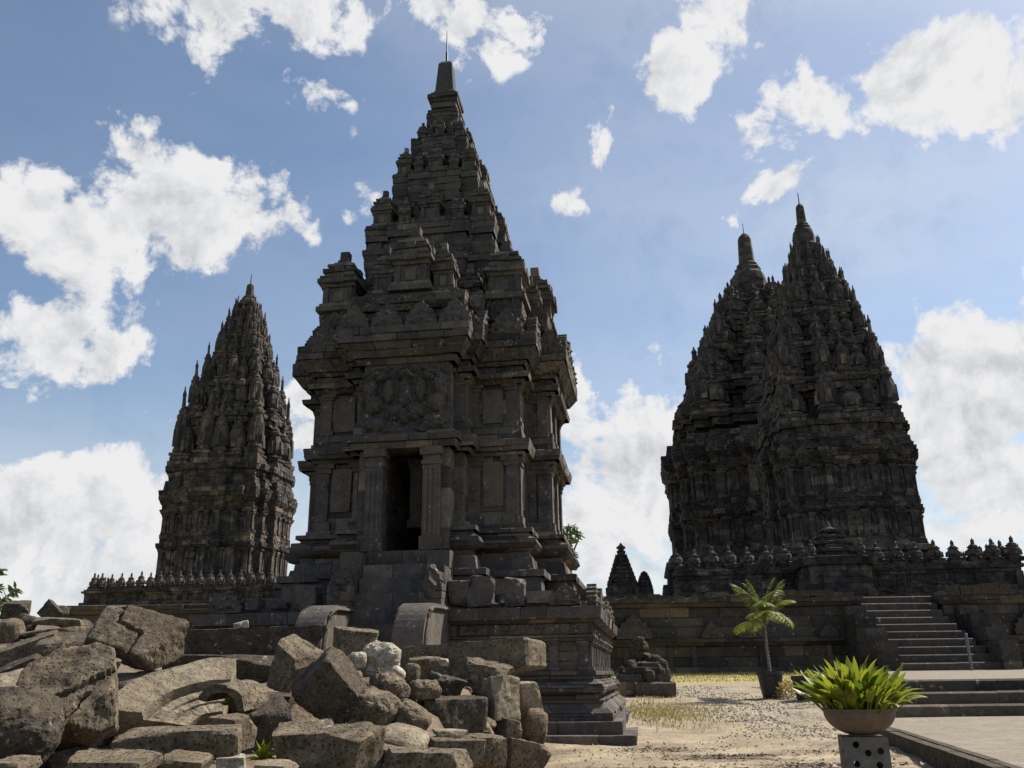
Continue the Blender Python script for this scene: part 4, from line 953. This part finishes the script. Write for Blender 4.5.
# ================================================================== fallen stones
seedc = [0]
def rock(name, label, px, py, Y, size, rot=(0, 0, 0), kind='block', mat='rubble', base=True, cat='stone block', **kw):
    seedc[0] += 1; p = at(px, py, Y); me = rock_mesh(name, M[mat], size, kind, seedc[0], **kw)
    o = link(name, me, None, p, tuple(radians(a) for a in rot)); tag(o, label, cat)
    if base:
        Rm = Euler(tuple(radians(a) for a in rot)).to_matrix(); zmin = min((Rm @ v.co).z for v in me.vertices)
        BOT.append((p.x, p.y, p.z+zmin*.8-.07, 1))
    return o
#        name label  px py Y  size  rot
rock('boulder', 'big pitted boulder split by a straight groove, largest stone at the left edge', 68, 704, 5.3, (.60, .58, .42), (46, -6, 18), 'block', 'rubble', cat='boulder', cuts=9, grooves=((-.24, -.20, .34, .06, .014, .05), (-.05, -.34, .14, -.12, .012, .04)), res=.018, rough=1.1)
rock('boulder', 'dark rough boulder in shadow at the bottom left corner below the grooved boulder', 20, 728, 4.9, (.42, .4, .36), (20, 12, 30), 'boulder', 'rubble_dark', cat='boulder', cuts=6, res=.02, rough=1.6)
rock('carved_block', 'slanted flat block with a zigzag channel cut in its face, upper left of the heap', 134, 637, 7.4, (.84, .50, .27), (48, 18, -4), 'block', 'rubble', cat='carved stone', cuts=5, grooves=((-.26, .26, -.20, .02, .014, .045), (-.20, .02, .12, -.02, .014, .045), (.12, -.02, .18, -.27, .014, .045)), res=.018)
rock('stone_slab', 'thick flat-topped slab lying level below the arc-carved block', 184, 742, 5.1, (.74, .34, .17), (6, -1, 3), 'block', 'rubble', cuts=4, res=.02)
rock('stone_slab', 'short slab with a raised top edge beside the thick flat-topped slab', 232, 732, 5.5, (.22, .3, .22), (4, 5, -14), 'block', 'rubble', cuts=4)
rock('stone_block', 'square block with bright flat top at the bottom centre of the heap', 305, 746, 5.3, (.35, .32, .25), (10, -2, 4), 'block', 'rubble', cuts=3, res=.02)
rock('stone_wedge', 'wedge shaped stone leaning against the bright-topped square block', 352, 748, 5.25, (.31, .3, .26), (14, 16, -28), 'block', 'rubble', cuts=7, res=.02)
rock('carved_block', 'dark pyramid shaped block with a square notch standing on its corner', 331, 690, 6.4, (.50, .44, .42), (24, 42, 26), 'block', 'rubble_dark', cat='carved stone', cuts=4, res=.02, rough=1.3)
rock('stone_block', 'tilted block half hidden behind the notched pyramid shaped block', 293, 668, 7.0, (.32, .34, .40), (12, 24, -18), 'block', 'rubble', cuts=4)
rock('stone_beam', 'long dark beam lying behind the heap with pale lichen along its front', 255, 645, 8.9, (1.45, .45, .36), (3, -1, 2), 'block', 'rubble_dark', cuts=3, res=.035)
rock('stone_beam', 'second long dark beam under the first, at the back of the heap', 225, 668, 8.6, (1.3, .5, .28), (2, 1, -4), 'block', 'rubble_dark', cuts=3, res=.035)
rock('stone_block', 'cube shaped speckled block at the right end of the long dark beam', 356, 646, 8.5, (.43, .40, .36), (5, 3, 16), 'block', 'rubble', cuts=3, res=.025)
rock('boulder', 'pale lichen covered rounded boulder near the middle of the heap', 380, 662, 7.4, (.33, .34, .30), (5, 5, 10), 'boulder', 'rubble_pale', cat='boulder', cuts=5, res=.018, rough=1.8)
rock('cobble', 'small pale stone touching the left side of the lichen covered boulder', 357, 661, 7.2, (.14, .16, .15), (0, 0, 30), 'boulder', 'rubble_pale', cat='stone', cuts=3, res=.02)
rock('cobble', 'small smooth stone tucked under the right side of the lichen covered boulder', 398, 674, 7.2, (.13, .18, .10), (10, 35, 10), 'boulder', 'rubble_pale', cat='stone', cuts=2, res=.02)
rock('cobble', 'egg shaped stone standing upright below the long tilted slab', 412, 674, 7.3, (.13, .14, .17), (0, 8, 0), 'boulder', 'rubble', cat='stone', cuts=2, res=.018)
rock('long_slab', 'long thick tilted slab with a pale squared end, topmost at the right of the heap', 468, 661, 8.5, (1.55, .46, .36), (-4, -5, -10), 'block', 'rubble', cuts=0, res=.03)
rock('stone_block', 'upright block with smooth bright right face in the stack at the right', 499, 697, 7.6, (.27, .34, .36), (0, 2, 30), 'block', 'rubble_smooth', base=False, cuts=2, res=.02)
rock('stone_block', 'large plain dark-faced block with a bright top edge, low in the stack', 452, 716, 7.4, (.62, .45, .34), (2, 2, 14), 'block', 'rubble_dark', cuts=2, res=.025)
rock('stone_block', 'outermost bright block of the stack, right of the upright bright one', 526, 701, 7.9, (.20, .36, .36), (3, -10, 22), 'block', 'rubble_smooth', base=False, cuts=4)
rock('stone_block', 'rounded outermost block of the stack just below the bright outermost one', 532, 728, 7.8, (.22, .34, .32), (0, 6, 20), 'boulder', 'rubble', base=False, cuts=6)
rock('stone_block', 'small upright block in the stack beside the rounded outermost one', 508, 735, 7.5, (.18, .3, .30), (0, 3, 24), 'block', 'rubble', base=False, cuts=4)
rock('stone_block', 'bottom corner block of the stack at the foot of the plinth', 522, 757, 7.5, (.36, .4, .30), (4, 6, 26), 'block', 'rubble', cuts=5)
rock('flat_stone', 'thin flat stone lying on top of the bright-topped stack base', 450, 733, 6.6, (.26, .22, .05), (3, 3, 4), 'block', 'rubble_smooth', cat='stone slab', base=False, cuts=2, res=.02)
rock('stone_block', 'block with dark front and flat top at the base of the stack', 458, 750, 6.5, (.46, .34, .20), (5, 2, 8), 'block', 'rubble', cuts=3)
rock('stone_block', 'square block right of the dark-fronted one at the base of the stack', 487, 751, 6.6, (.26, .32, .24), (5, -2, 20), 'block', 'rubble', cuts=3)
rock('flat_stone', 'thin rectangular slab bridging the two base blocks of the stack', 478, 741, 6.55, (.24, .18, .05), (4, 2, 14), 'block', 'rubble_smooth', cat='stone slab', base=False, cuts=2, res=.02)
rock('flat_stone', 'pale rounded oval slab lying left of the stack base', 404, 738, 6.0, (.32, .28, .09), (22, 14, -10), 'boulder', 'rubble_smooth', cat='stone slab', cuts=2, res=.018, rough=.7)
rock('flat_stone', 'wide flat-topped stone along the bottom edge below the pale oval slab', 425, 762, 5.6, (.56, .34, .16), (6, 1, -2), 'block', 'rubble', cat='stone slab', cuts=3, res=.02)
rock('flat_stone', 'grey flat slab between the pale oval slab and the wide bottom stone', 402, 750, 5.9, (.38, .3, .07), (12, 6, 12), 'block', 'rubble', cat='stone slab', base=False, cuts=3, res=.02)
rock('rough_stone', 'jagged dark stone below the long tilted slab, left of its middle', 445, 686, 7.7, (.34, .3, .20), (10, 16, 20), 'block', 'rubble_dark', cat='stone', cuts=9, rough=1.8, res=.02)
rock('rough_stone', 'jagged light brown stone resting under the right half of the long tilted slab', 487, 672, 7.9, (.40, .3, .17), (14, 14, -8), 'block', 'rubble', cat='stone', base=False, cuts=9, rough=1.8, res=.02)
rock('rough_stone', 'flat pale brown stone under the left end of the long tilted slab', 424, 663, 7.9, (.28, .24, .10), (8, -4, 10), 'block', 'rubble', cat='stone', base=False, cuts=5, rough=1.3, res=.02)
rock('cobble', 'small bright white cube of stone on the rough stones under the long slab', 444, 662, 7.6, (.075, .08, .065), (8, 4, 14), 'block', 'white' if False else 'rubble_pale', cat='stone', base=False, cuts=2, res=.02)
rock('rough_stone', 'knobbly stone between the lichen covered boulder and the large dark-faced block', 388, 688, 6.9, (.28, .3, .24), (20, 10, 40), 'boulder', 'rubble', cat='stone', cuts=8, rough=2.0, res=.018)
rock('rough_stone', 'knobbly stone with light top right of the notched pyramid shaped block', 378, 708, 6.4, (.30, .28, .22), (12, 22, -20), 'boulder', 'rubble', cat='stone', cuts=8, rough=2.0, res=.018)
rock('rough_stone', 'small heap-coloured stone above the pale oval slab', 412, 718, 6.5, (.26, .24, .18), (12, 30, 0), 'boulder', 'rubble', cat='stone', cuts=8, rough=2.0, res=.018)
rock('rough_stone', 'carved scroll fragment with curled end below the egg shaped stone', 425, 690, 7.2, (.26, .22, .16), (10, 0, 12), 'boulder', 'rubble', cat='carved stone', cuts=5, rough=2.0, res=.018)
rock('stone_block', 'brown broken block left of the bright-topped square block', 268, 722, 5.9, (.28, .3, .26), (16, -14, 24), 'block', 'rubble_dark', cuts=7, res=.022)
rock('stone_block', 'dark low block behind the small arch stone', 258, 708, 6.6, (.5, .4, .24), (6, 4, -6), 'block', 'rubble_dark', cuts=4)
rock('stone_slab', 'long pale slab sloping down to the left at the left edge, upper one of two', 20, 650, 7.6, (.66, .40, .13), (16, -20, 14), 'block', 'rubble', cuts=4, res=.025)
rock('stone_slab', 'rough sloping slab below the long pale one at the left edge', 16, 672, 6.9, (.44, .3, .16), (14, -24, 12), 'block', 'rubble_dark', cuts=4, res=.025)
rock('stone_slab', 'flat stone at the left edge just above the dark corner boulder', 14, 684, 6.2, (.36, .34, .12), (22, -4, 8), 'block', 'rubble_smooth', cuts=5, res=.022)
rock('stone_block', 'block with rounded top between the pale sloping slab and the grooved boulder', 54, 652, 7.2, (.34, .3, .22), (22, 10, -30), 'block', 'rubble', cuts=7, res=.022)
rock('stone_block', 'tapering block leaning right behind the grooved boulder', 88, 665, 7.0, (.42, .3, .20), (18, 20, -20), 'block', 'rubble', cuts=6, res=.022)
rock('stone_block', 'boxy dark block standing highest at the left edge against the sky', 17, 612, 11.4, (.34, .34, .30), (8, 6, 20), 'block', 'rubble_dark', cuts=4)
rock('stone_block', 'upright brown chunk just below the boxy block at the left edge', 26, 627, 10.6, (.22, .25, .32), (0, 10, 30), 'block', 'rubble', cuts=6)
rock('stone_block', 'brown lump at the far left edge under the boxy block', 6, 632, 10.0, (.4, .3, .28), (10, -8, 0), 'boulder', 'rubble', cuts=6)
rock('stone_block', 'triangular dark stone on the skyline right of the boxy block', 51, 612, 11.6, (.26, .3, .24), (0, 42, 10), 'block', 'rubble_dark', cuts=4)
rock('stone_block', 'small rounded dark stone on the skyline next to the triangular one', 62, 611, 11.9, (.16, .2, .14), (0, 0, 0), 'boulder', 'rubble_dark', cuts=3)
rock('stone_slab', 'stacked flat slab behind the zigzag-channelled block, uppermost', 62, 622, 10.6, (.62, .4, .10), (4, 3, 8), 'block', 'rubble', cuts=4)
rock('stone_slab', 'stacked flat slab behind the zigzag-channelled block, second from the top', 56, 633, 10.1, (.72, .4, .11), (5, -3, -6), 'block', 'rubble', cuts=4)
rock('stone_slab', 'dark slab sloping down right above the tapering block', 68, 641, 8.6, (.58, .4, .12), (10, 10, -10), 'block', 'rubble_dark', cuts=4)
rock('stone_block', 'small pale block sitting alone on top of the long dark beam', 241, 626, 8.9, (.16, .16, .09), (4, -14, 20), 'block', 'rubble_pale', base=False, cuts=3)
rock('stone_slab', 'thin slab lying on the long dark beam behind the zigzag-channelled block', 208, 633, 9.0, (.5, .35, .05), (4, 2, 8), 'block', 'rubble_dark', base=False, cuts=2)
rock('flat_stone', 'flat stone cut off by the bottom edge under the grooved boulder', 112, 765, 4.6, (.44, .3, .10), (8, 0, 6), 'block', 'rubble', cat='stone slab', cuts=4, res=.02)
rock('flat_stone', 'small flat stone in the bottom left corner', 14, 766, 4.6, (.2, .25, .08), (6, 3, 0), 'block', 'rubble', cat='stone slab', cuts=4, res=.02)
rock('flat_stone', 'brown flat stone at the bottom edge under the thick flat-topped slab', 186, 764, 4.8, (.26, .25, .09), (8, 4, -4), 'block', 'rubble', cat='stone slab', cuts=4, res=.02)
rock('flat_stone', 'light stone at the bottom edge just left of the small green weed', 232, 764, 5.0, (.16, .2, .10), (8, -4, 10), 'block', 'rubble_pale', cat='stone slab', cuts=4, res=.02)
rock('flat_stone', 'light flat stone at the bottom edge right below the small green weed', 276, 768, 4.9, (.22, .2, .07), (8, 2, -10), 'block', 'rubble_smooth', cat='stone slab', cuts=4, res=.02)

def carved_arc():
    p = at(219, 722, 6.0); t0, t1 = radians(93), radians(172); r0, r1 = .20, .78; nr, na = 44, 40; th = .25
    def top(r):
        u = (r-r0)/(r1-r0)
        if .47 < u < .52: return -.085
        if u < .47: return -.05 - (.035 if (.30 < u < .34 or .17 < u < .20) else 0)
        return 0
    vs = []
    for i in range(nr+1):
        for k in range(na+1):
            r = r0+(r1-r0)*i/nr; a = t0+(t1-t0)*k/na; rr = r*(1+(.05*noise.noise(Vector((a*3, 0, 1))) if i == nr else 0))
            vs.append((rr*cos(a), rr*sin(a)*.92, top(r)+.006*noise.fractal(Vector((r*9, a*9, 0)), 1, 2, 4)))
    N = len(vs); fs = [(i*(na+1)+k, (i+1)*(na+1)+k, (i+1)*(na+1)+k+1, i*(na+1)+k+1) for i in range(nr) for k in range(na)]
    rim = [k for k in range(na+1)] + [i*(na+1)+na for i in range(1, nr+1)] + [nr*(na+1)+k for k in range(na-1, -1, -1)] + [i*(na+1) for i in range(nr-1, 0, -1)]
    nb = len(rim); lv = 5
    for l in range(1, lv+1):
        for v in rim:
            x, y, z = vs[v]; q = Vector((x, y, l)); vs.append((x+.018*noise.noise(q*7), y+.018*noise.noise(q*7+Vector((9, 0, 0))), -th*l/lv))
    for l in range(lv):
        for i in range(nb):
            a = rim[i] if l == 0 else N+(l-1)*nb+i; b = rim[(i+1) % nb] if l == 0 else N+(l-1)*nb+(i+1) % nb
            fs.append((a, b, N+l*nb+(i+1) % nb, N+l*nb+i))
    fs.append(tuple(N+(lv-1)*nb+i for i in range(nb)))
    mb = MB(); mb.add(vs, fs, .5)
    o = mb.build('carved_block', M['rubble_smooth'], None, loc=p, rot=(radians(34), radians(3), radians(8)))
    tag(o, 'pale fan shaped block carved with concentric curved steps, left centre of the heap', 'carved stone')
    BOT.append((p.x-.35, p.y+.3, p.z-.15, 1))
    # small arch stone
    p = at(233, 706, 5.9); mb = MB(); vs = []; fs = []; n = 14
    for k in range(n+1):
        a = pi*k/n*.9+.1
        for (r, y) in ((.17, -.12), (.115, -.12), (.115, .14), (.17, .14)):
            q = Vector((r*cos(a)*1.1, y, r*sin(a)*.85)); vs.append(tuple(q+Vector((1, 1, 1))*.012*noise.noise(q*20)))
    for k in range(n):
        for j in range(4): fs.append((k*4+j, k*4+(j+1) % 4, (k+1)*4+(j+1) % 4, (k+1)*4+j))
    fs += [(0, 1, 2, 3), (n*4+3, n*4+2, n*4+1, n*4)]
    mb.add(vs, fs, .5); o = mb.build('carved_block', M['rubble'], None, loc=p, rot=(radians(6), radians(8), radians(-20)))
    tag(o, 'small arch shaped fragment with a hollow underside, right of the arc-carved block', 'carved stone')
carved_arc()
# filler stones
fm = [rock_mesh('rubble_stone', M[('rubble', 'rubble_dark', 'rubble_dark')[k % 3]], (R.uniform(.2, .36), R.uniform(.16, .28), R.uniform(.12, .22)), 'block' if k % 2 else 'boulder', 200+k, cuts=7, rough=1.4, res=.03) for k in range(7)]
cnt = 0; tries = 0; placed = []
while cnt < 190 and tries < 9000:
    tries += 1; y = R.uniform(4.9, 12.6); x = R.uniform(-.62, .02)*y
    if x > -.05*y+.2: continue
    if any((x-a)**2+(y-b)**2 < .07 for a, b in placed): continue
    placed.append((x, y)); z = heap(x, y)+.01; s = R.uniform(.55, 1.15); cnt += 1
    if y > 10.8: s *= 1.15
    o = link('rubble_stone', R.choice(fm), None, (x, y, z-.02), (R.uniform(-.4, .4), R.uniform(-.4, .4), R.uniform(0, 6.3)), (s, s, s*R.uniform(.6, 1)))
    tag(o, 'small rough broken stone lodged in the gaps between the larger fallen blocks', 'stone', 'small broken stones filling the heap')
# small stones at the foot of the heap on the right
for k in range(26):
    y = R.uniform(6.6, 8.6); x = R.uniform(.12, .5)*R.uniform(.5, 1)+.0; s = R.uniform(.15, .4)
    o = link('rubble_stone', R.choice(fm), None, (x, y, .02), (R.uniform(-.3, .3), R.uniform(-.3, .3), R.uniform(0, 6)), (s, s, s))
    tag(o, 'small rough stone lying on the sand at the foot of the stack', 'stone', 'small stones at the foot of the stack')
ground()

# ruined stack of carved stones beside the plinth
def ruin():
    p = at(643, 684, 23.0); p.z = base_z(p.x, p.y); T = thing('ruined_shrine', 'small pyramid of reassembled carved stones standing between the plinth and terrace wall', 'ruin', (p.x, p.y, p.z-.05), -TH)
    mb = MB()
    for (h, z0, z1, L) in ((.74, -.3, .05, .6), (.74, .05, .34, .6), (.62, .34, .52, .5), (.50, .52, .70, .4), (.40, .70, .82, .4)):
        ring(mb, rect(-h, h, -h, h), z0, z1, 0, 0, L, .05, .3); mb.prism(rect(-h+.1, h-.1, -h+.1, h-.1), z0, z1-.04, .5)
    mb.build('stepped_base', M['temple'], T)
    for k in range(16):
        a = R.uniform(0, 6.3); rr = R.uniform(.05, .62); seed = 300+k
        me = rock_mesh('carved_fragment', M['rubble_dark'], (R.uniform(.25, .4), .25, R.uniform(.25, .4)), 'boulder', seed, cuts=8, rough=2, res=.04)
        link('carved_fragment', me, T, (rr*cos(a), rr*sin(a), 1.30-rr*1.35+R.uniform(-.1, .05)), (R.uniform(-.3, .3), R.uniform(-.3, .3), a))
ruin()

# ================================================================== plants
def leaf_blade(mb, base, d, up, L, w, tone, droop=.3, nseg=5, fold=.12):
    d = Vector(d).normalized(); side = d.cross(Vector((0, 0, 1)))
    side = side.normalized() if side.length > 1e-3 else Vector((1, 0, 0)); nrm = side.cross(d).normalized()
    rot = R.uniform(-.9, .9); side, nrm = side*cos(rot)+nrm*sin(rot), nrm*cos(rot)-side*sin(rot)
    vs = []; fs = []; p = Vector(base); dd = d.copy()
    for i in range(nseg+1):
        t = i/nseg; ww = w*(sin(pi*min(1, t*.93+.06))**.75)*(1-.2*t) if 0 < i < nseg else w*(.12 if i == 0 else .02)
        vs += [p-side*ww*.5+nrm*fold*ww, p, p+side*ww*.5+nrm*fold*ww]
        dd = (dd+Vector((0, 0, -droop/nseg))).normalized(); p = p+dd*L/nseg
    for i in range(nseg): a = i*3; fs += [(a, a+1, a+4, a+3), (a+1, a+2, a+5, a+4)]
    mb.add(vs, fs, tone)
def palm():
    p = at(772, 696, 21.5); p.z = base_z(p.x, p.y)
    T = thing('potted_palm', 'young palm with drooping feathery fronds in a black pot', 'potted palm', p)
    mb = MB(); lathe(mb, [(.20, 0), (.21, .03), (.285, .50), (.31, .52), (.31, .60), (.285, .60), (.27, .52), (.02, .51)], 20); mb.build('pot', M['blackpot'], T, smooth=False)
    mb = MB(); tube(mb, [(0, 0, .45), (.01, 0, .7), (-.01, .01, 1.1), (0, 0, 1.5), (.01, 0, 1.8)], [.055, .038, .032, .029, .025], 9)
    for k in range(14): lathe(mb, [(.040-.0007*k, .6+k*.085), (.044-.0007*k, .61+k*.085), (.038-.0007*k, .625+k*.085)], 9)
    mb.build('trunk', M['bark'], T)
    for k in range(20):
        mb = MB(); a = 2*pi*k/20*2.4+R.uniform(-.25, .25); el = (1.35, 1.1, .75, .35)[k % 4]+R.uniform(-.12, .12); L = R.uniform(.95, 1.2)
        d = Vector((cos(a)*cos(el), sin(a)*cos(el), sin(el))); q = Vector((0, 0, 1.68+R.uniform(0, .15))); pts = [q.copy()]; n = 12; dr = R.uniform(1.3, 2.2)
        for i in range(n): d = (d+Vector((0, 0, -dr/n*(.4+i/n)))).normalized(); q = q+d*L/n; pts.append(q.copy())
        tube(mb, pts, [.016*(1-.8*i/n) for i in range(n+1)], 5, .3); tn = R.uniform(.2, .9)
        for i in range(3*n-5):
            t = (i+5)/(3*n); j = min(n-1, int(t*n)); u = t*n-j; c = pts[j].lerp(pts[j+1], u); ax = (pts[j+1]-pts[j]).normalized(); sd_ = ax.cross(Vector((0, 0, 1))).normalized()
            for s in (-1, 1):
                dl = (sd_*s*1.0+ax*.75+Vector((0, 0, .12))).normalized(); leaf_blade(mb, c, dl, None, .38*(sin(pi*min(1, t*.8+.18)))*R.uniform(.85, 1.1), .019, min(1, max(0, tn+R.uniform(-.3, .3))), .9, 4)
        mb.build('frond', M['palmleaf'], T)
palm()
def pot2():
    p = at(806, 696, 20.6); p.z = base_z(p.x, p.y)-.02
    T = thing('plant_pot', 'black plant pot half hidden behind the leafy bowl plant', 'plant pot', p)
    mb = MB(); lathe(mb, [(.18, 0), (.19, .03), (.26, .46), (.285, .48), (.285, .56), (.26, .56), (.24, .48), (.02, .47)], 20); mb.build('pot', M['blackpot'], T)
    mb = MB()
    for k in range(16):
        a = R.uniform(0, 6.3); leaf_blade(mb, (0, 0, .45), (cos(a)*.6, sin(a)*.6, 1), None, R.uniform(.2, .4), .05, R.random(), .6)
    mb.build('foliage', M['leaf'], T)
    p = at(788, 696, 21.2); p.z = base_z(p.x, p.y)
    T = thing('small_bush', 'low round yellow green bush between the two black pots', 'bush', p); mb = MB()
    for k in range(700):
        v = Vector((R.gauss(0, 1), R.gauss(0, 1), abs(R.gauss(0, 1)))).normalized()*R.uniform(.4, 1)**.5; q = Vector((v.x*.30, v.y*.3, v.z*.36+.02))
        leaf_blade(mb, q, v+Vector((0, 0, .4)), None, R.uniform(.05, .09), .03, R.uniform(.3, 1), .3, 3)
    mb.build('foliage', M['drygrass'], T)
    mb = MB()
    for k in range(8): a = k*.8; tube(mb, [(0, 0, 0), (cos(a)*.12, sin(a)*.12, .2)], [.008, .004], 4)
    mb.build('stem', M['bark'], T)
pot2()
BY = 7.9
def bowl_plant():
    top = onz; pt = at(862, 736, BY); zped = pt.z
    # pedestal of pierced concrete block
    P = thing('pedestal', 'dark pierced concrete block standing under the leafy bowl planter', 'pedestal', (pt.x, pt.y, 0), radians(-12)); w = .175; mb = MB(); H = zped
    n = 15; holes = [(.27, .84), (.52, .66), (.80, .70), (.24, .42), (.74, .40), (.5, .18)]
    nz = int(n*H/(2*w)); 
    zb = H-2*w
    def solid(u, v, r=.088): return all((u-a)**2+(v-b)**2 > r*r for a, b in holes)
    n = 40
    for side in range(4):
        c, s = (1, 0, -1, 0)[side], (0, 1, 0, -1)[side]; vs = []; fs = []
        for kk in range(2):
            for j in range(n+1):
                for i in range(n+1):
                    u, v = i/n, j/n
                    for a, b in holes:      # snap the grid to each round hole
                        dx, dy = u-a, v-b; dd = sqrt(dx*dx+dy*dy)
                        if .055 < dd < .095: u, v = a+dx/dd*.075, b+dy/dd*.075
                    x = -w+2*w*u; y = -w+.05*kk; z = zb+2*w*v; vs.append((x*c-y*s, x*s+y*c, z))
        q = (n+1)**2; ok = {}
        for j in range(n):
            for i in range(n):
                ok[(i, j)] = solid((i+.5)/n, (j+.5)/n, .075)
        for (i, j), g in ok.items():
            a = j*(n+1)+i
            if g:
                fs += [(a, a+1, a+n+2, a+n+1), (q+a, q+a+n+1, q+a+n+2, q+a+1)]
                for (di, dj, e0, e1) in ((1, 0, a+1, a+n+2), (-1, 0, a+n+1, a), (0, 1, a+n+2, a+n+1), (0, -1, a, a+1)):
                    nb = ok.get((i+di, j+dj), side >= 0)
                    if not nb: fs.append((e0, e1, q+e1, q+e0))
        mb.add(vs, fs, .6)
    mb.box(-w+.002, w-.002, -w+.002, w-.002, H-.004, H, 0, .6); mb.box(-w-.0, w+.0, -w-.0, w+.0, zb-.14, zb-.002, 0, .5)
    if zb > .16: mb.box(-w-.02, w+.02, -w-.02, w+.02, -.1, zb-.145, 0, .4)
    mb.build('pierced_block', M['concrete'], P)
    T = thing('bowl_planter', 'broad round bowl filled with upright yellow green leaves, on the pierced block', 'planter', (pt.x, pt.y, zped+.002))
    hb = .195; rr = .29; mb = MB(); prof = []
    for i in range(10): a = pi/2*i/9; prof.append((max(.10, rr*sin(a)), hb*(1-cos(a))))
    lathe(mb, [(.10, 0)]+prof[1:]+[(rr+.012, hb+.004), (rr+.012, hb+.022), (rr-.02, hb+.022), (rr-.03, hb-.02), (.01, hb-.025)], 32, .5); mb.build('bowl', M['bowl'], T, smooth=False)
    mb = MB()
    for k in range(420):
        a = R.uniform(0, 6.283); r0 = R.uniform(0, .27)**1; out = r0/.27; el = R.uniform(1.0, 1.52)-out*.38; L = R.uniform(.34, .60)*(1-.2*out)
        d = Vector((cos(a)*cos(el), sin(a)*cos(el), sin(el))); b0 = Vector((cos(a)*r0, sin(a)*r0, hb-.03))
        st = b0+d*L*R.uniform(.15, .45)
        tube(mb, [b0, st], [.006, .004], 4, .4)
        tn = R.uniform(.05, .8) if R.random() < .997 else .85
        leaf_blade(mb, st, d, None, L*R.uniform(.42, .6), R.uniform(.04, .08), tn, R.uniform(.1, 1.3), 6)
    mb.build('foliage', M['leaf'], T)
bowl_plant()
def weed(px, py, Y, s, label):
    p = at(px, py, Y); T = thing('weed', label, 'weed', p); mb = MB()
    for k in range(46):
        a = R.uniform(0, 6.3); el = R.uniform(.3, 1.4); d = Vector((cos(a)*cos(el), sin(a)*cos(el), sin(el))); leaf_blade(mb, (0, 0, -.02), d, None, s*R.uniform(.5, 1), s*.22, R.uniform(.1, .9), .5, 4)
    mb.build('foliage', M['leaf'], T)
weed(262, 756, 5.2, .12, 'small green weed growing between stones at the bottom of the heap')
weed(228, 702, 5.85, .07, 'tiny grey green plant under the small arch shaped fragment')
def tree(label, base, centre, rad, n, tone, leafL=.22, group=None):
    T = thing('frangipani_tree', label, 'tree', base); rnd = random.Random(int(base[0]*10)); mb = MB(); tips = []
    c = Vector(centre)-Vector(base); fork = c*.55; tube(mb, [(0, 0, -.1), tuple(fork*.5+Vector((.1, 0, 0))), tuple(fork)], [.14, .11, .09], 8)
    for k in range(n):
        v = Vector((rnd.gauss(0, 1), rnd.gauss(0, 1), rnd.gauss(.2, .8))).normalized(); e = c+Vector((v.x*rad, v.y*rad, v.z*rad*.9)); m_ = fork.lerp(e, .5)+Vector((rnd.uniform(-.1, .1), rnd.uniform(-.1, .1), rnd.uniform(-.05, .2)))
        tube(mb, [tuple(fork), tuple(m_), tuple(e)], [.06, .035, .018], 6); tips.append((e, (e-m_).normalized()))
    mb.build('trunk', M['bark'], T); mb = MB()
    for e, d in tips:
        for q in range(16):
            a = 2*pi*q/16*3.1; sv = d.orthogonal().normalized(); tv = d.cross(sv); dd = (sv*cos(a)+tv*sin(a)+d*rnd.uniform(.0, .9)); leaf_blade(mb, e-d*rnd.uniform(0, .15), dd, None, leafL*rnd.uniform(.7, 1.1), leafL*.3, rnd.uniform(.1, 1), .4, 4)
    mb.build('crown', M['treeleaf'], T)
b1 = at(548, 548, 24); tree('leafy tree mostly hidden behind the near temple, a few leaves showing past its right side', (b1.x, 24, .5), (b1.x, 24, b1.z), .98, 46, .5)
b2 = at(-28, 600, 20); tree('tree at the left edge with only a few green leaves in view', (b2.x, 20, .5), (b2.x, 20, b2.z), .95, 40, .5)

# post and small white marker
p = at(972, 671, 27.0); T = thing('metal_post', 'thin grey metal post standing right of the terrace stair', 'post', (p.x, p.y, p.z-.02))
mb = MB(); tube(mb, [(0, 0, 0), (0, 0, 1.06)], [.045, .045], 10); mb.build('pole', M['metal'], T)
mb = MB(); tube(mb, [(0, 0, 1.06), (0, 0, 1.09)], [.052, .03], 10); mb.build('cap', M['metal'], T)
p = at(953, 597, 29.9); mb = MB(); lathe(mb, [(.06, 0), (.07, .01), (.07, .17), (.04, .22), (.035, .27), (.02, .28)], 10)
o = mb.build('bottle', M['white'], None, loc=(p.x, p.y+.15, Z(953, 595, 29.9)-.02)); tag(o, 'tiny white bottle left on the coping beside the stair', 'bottle')
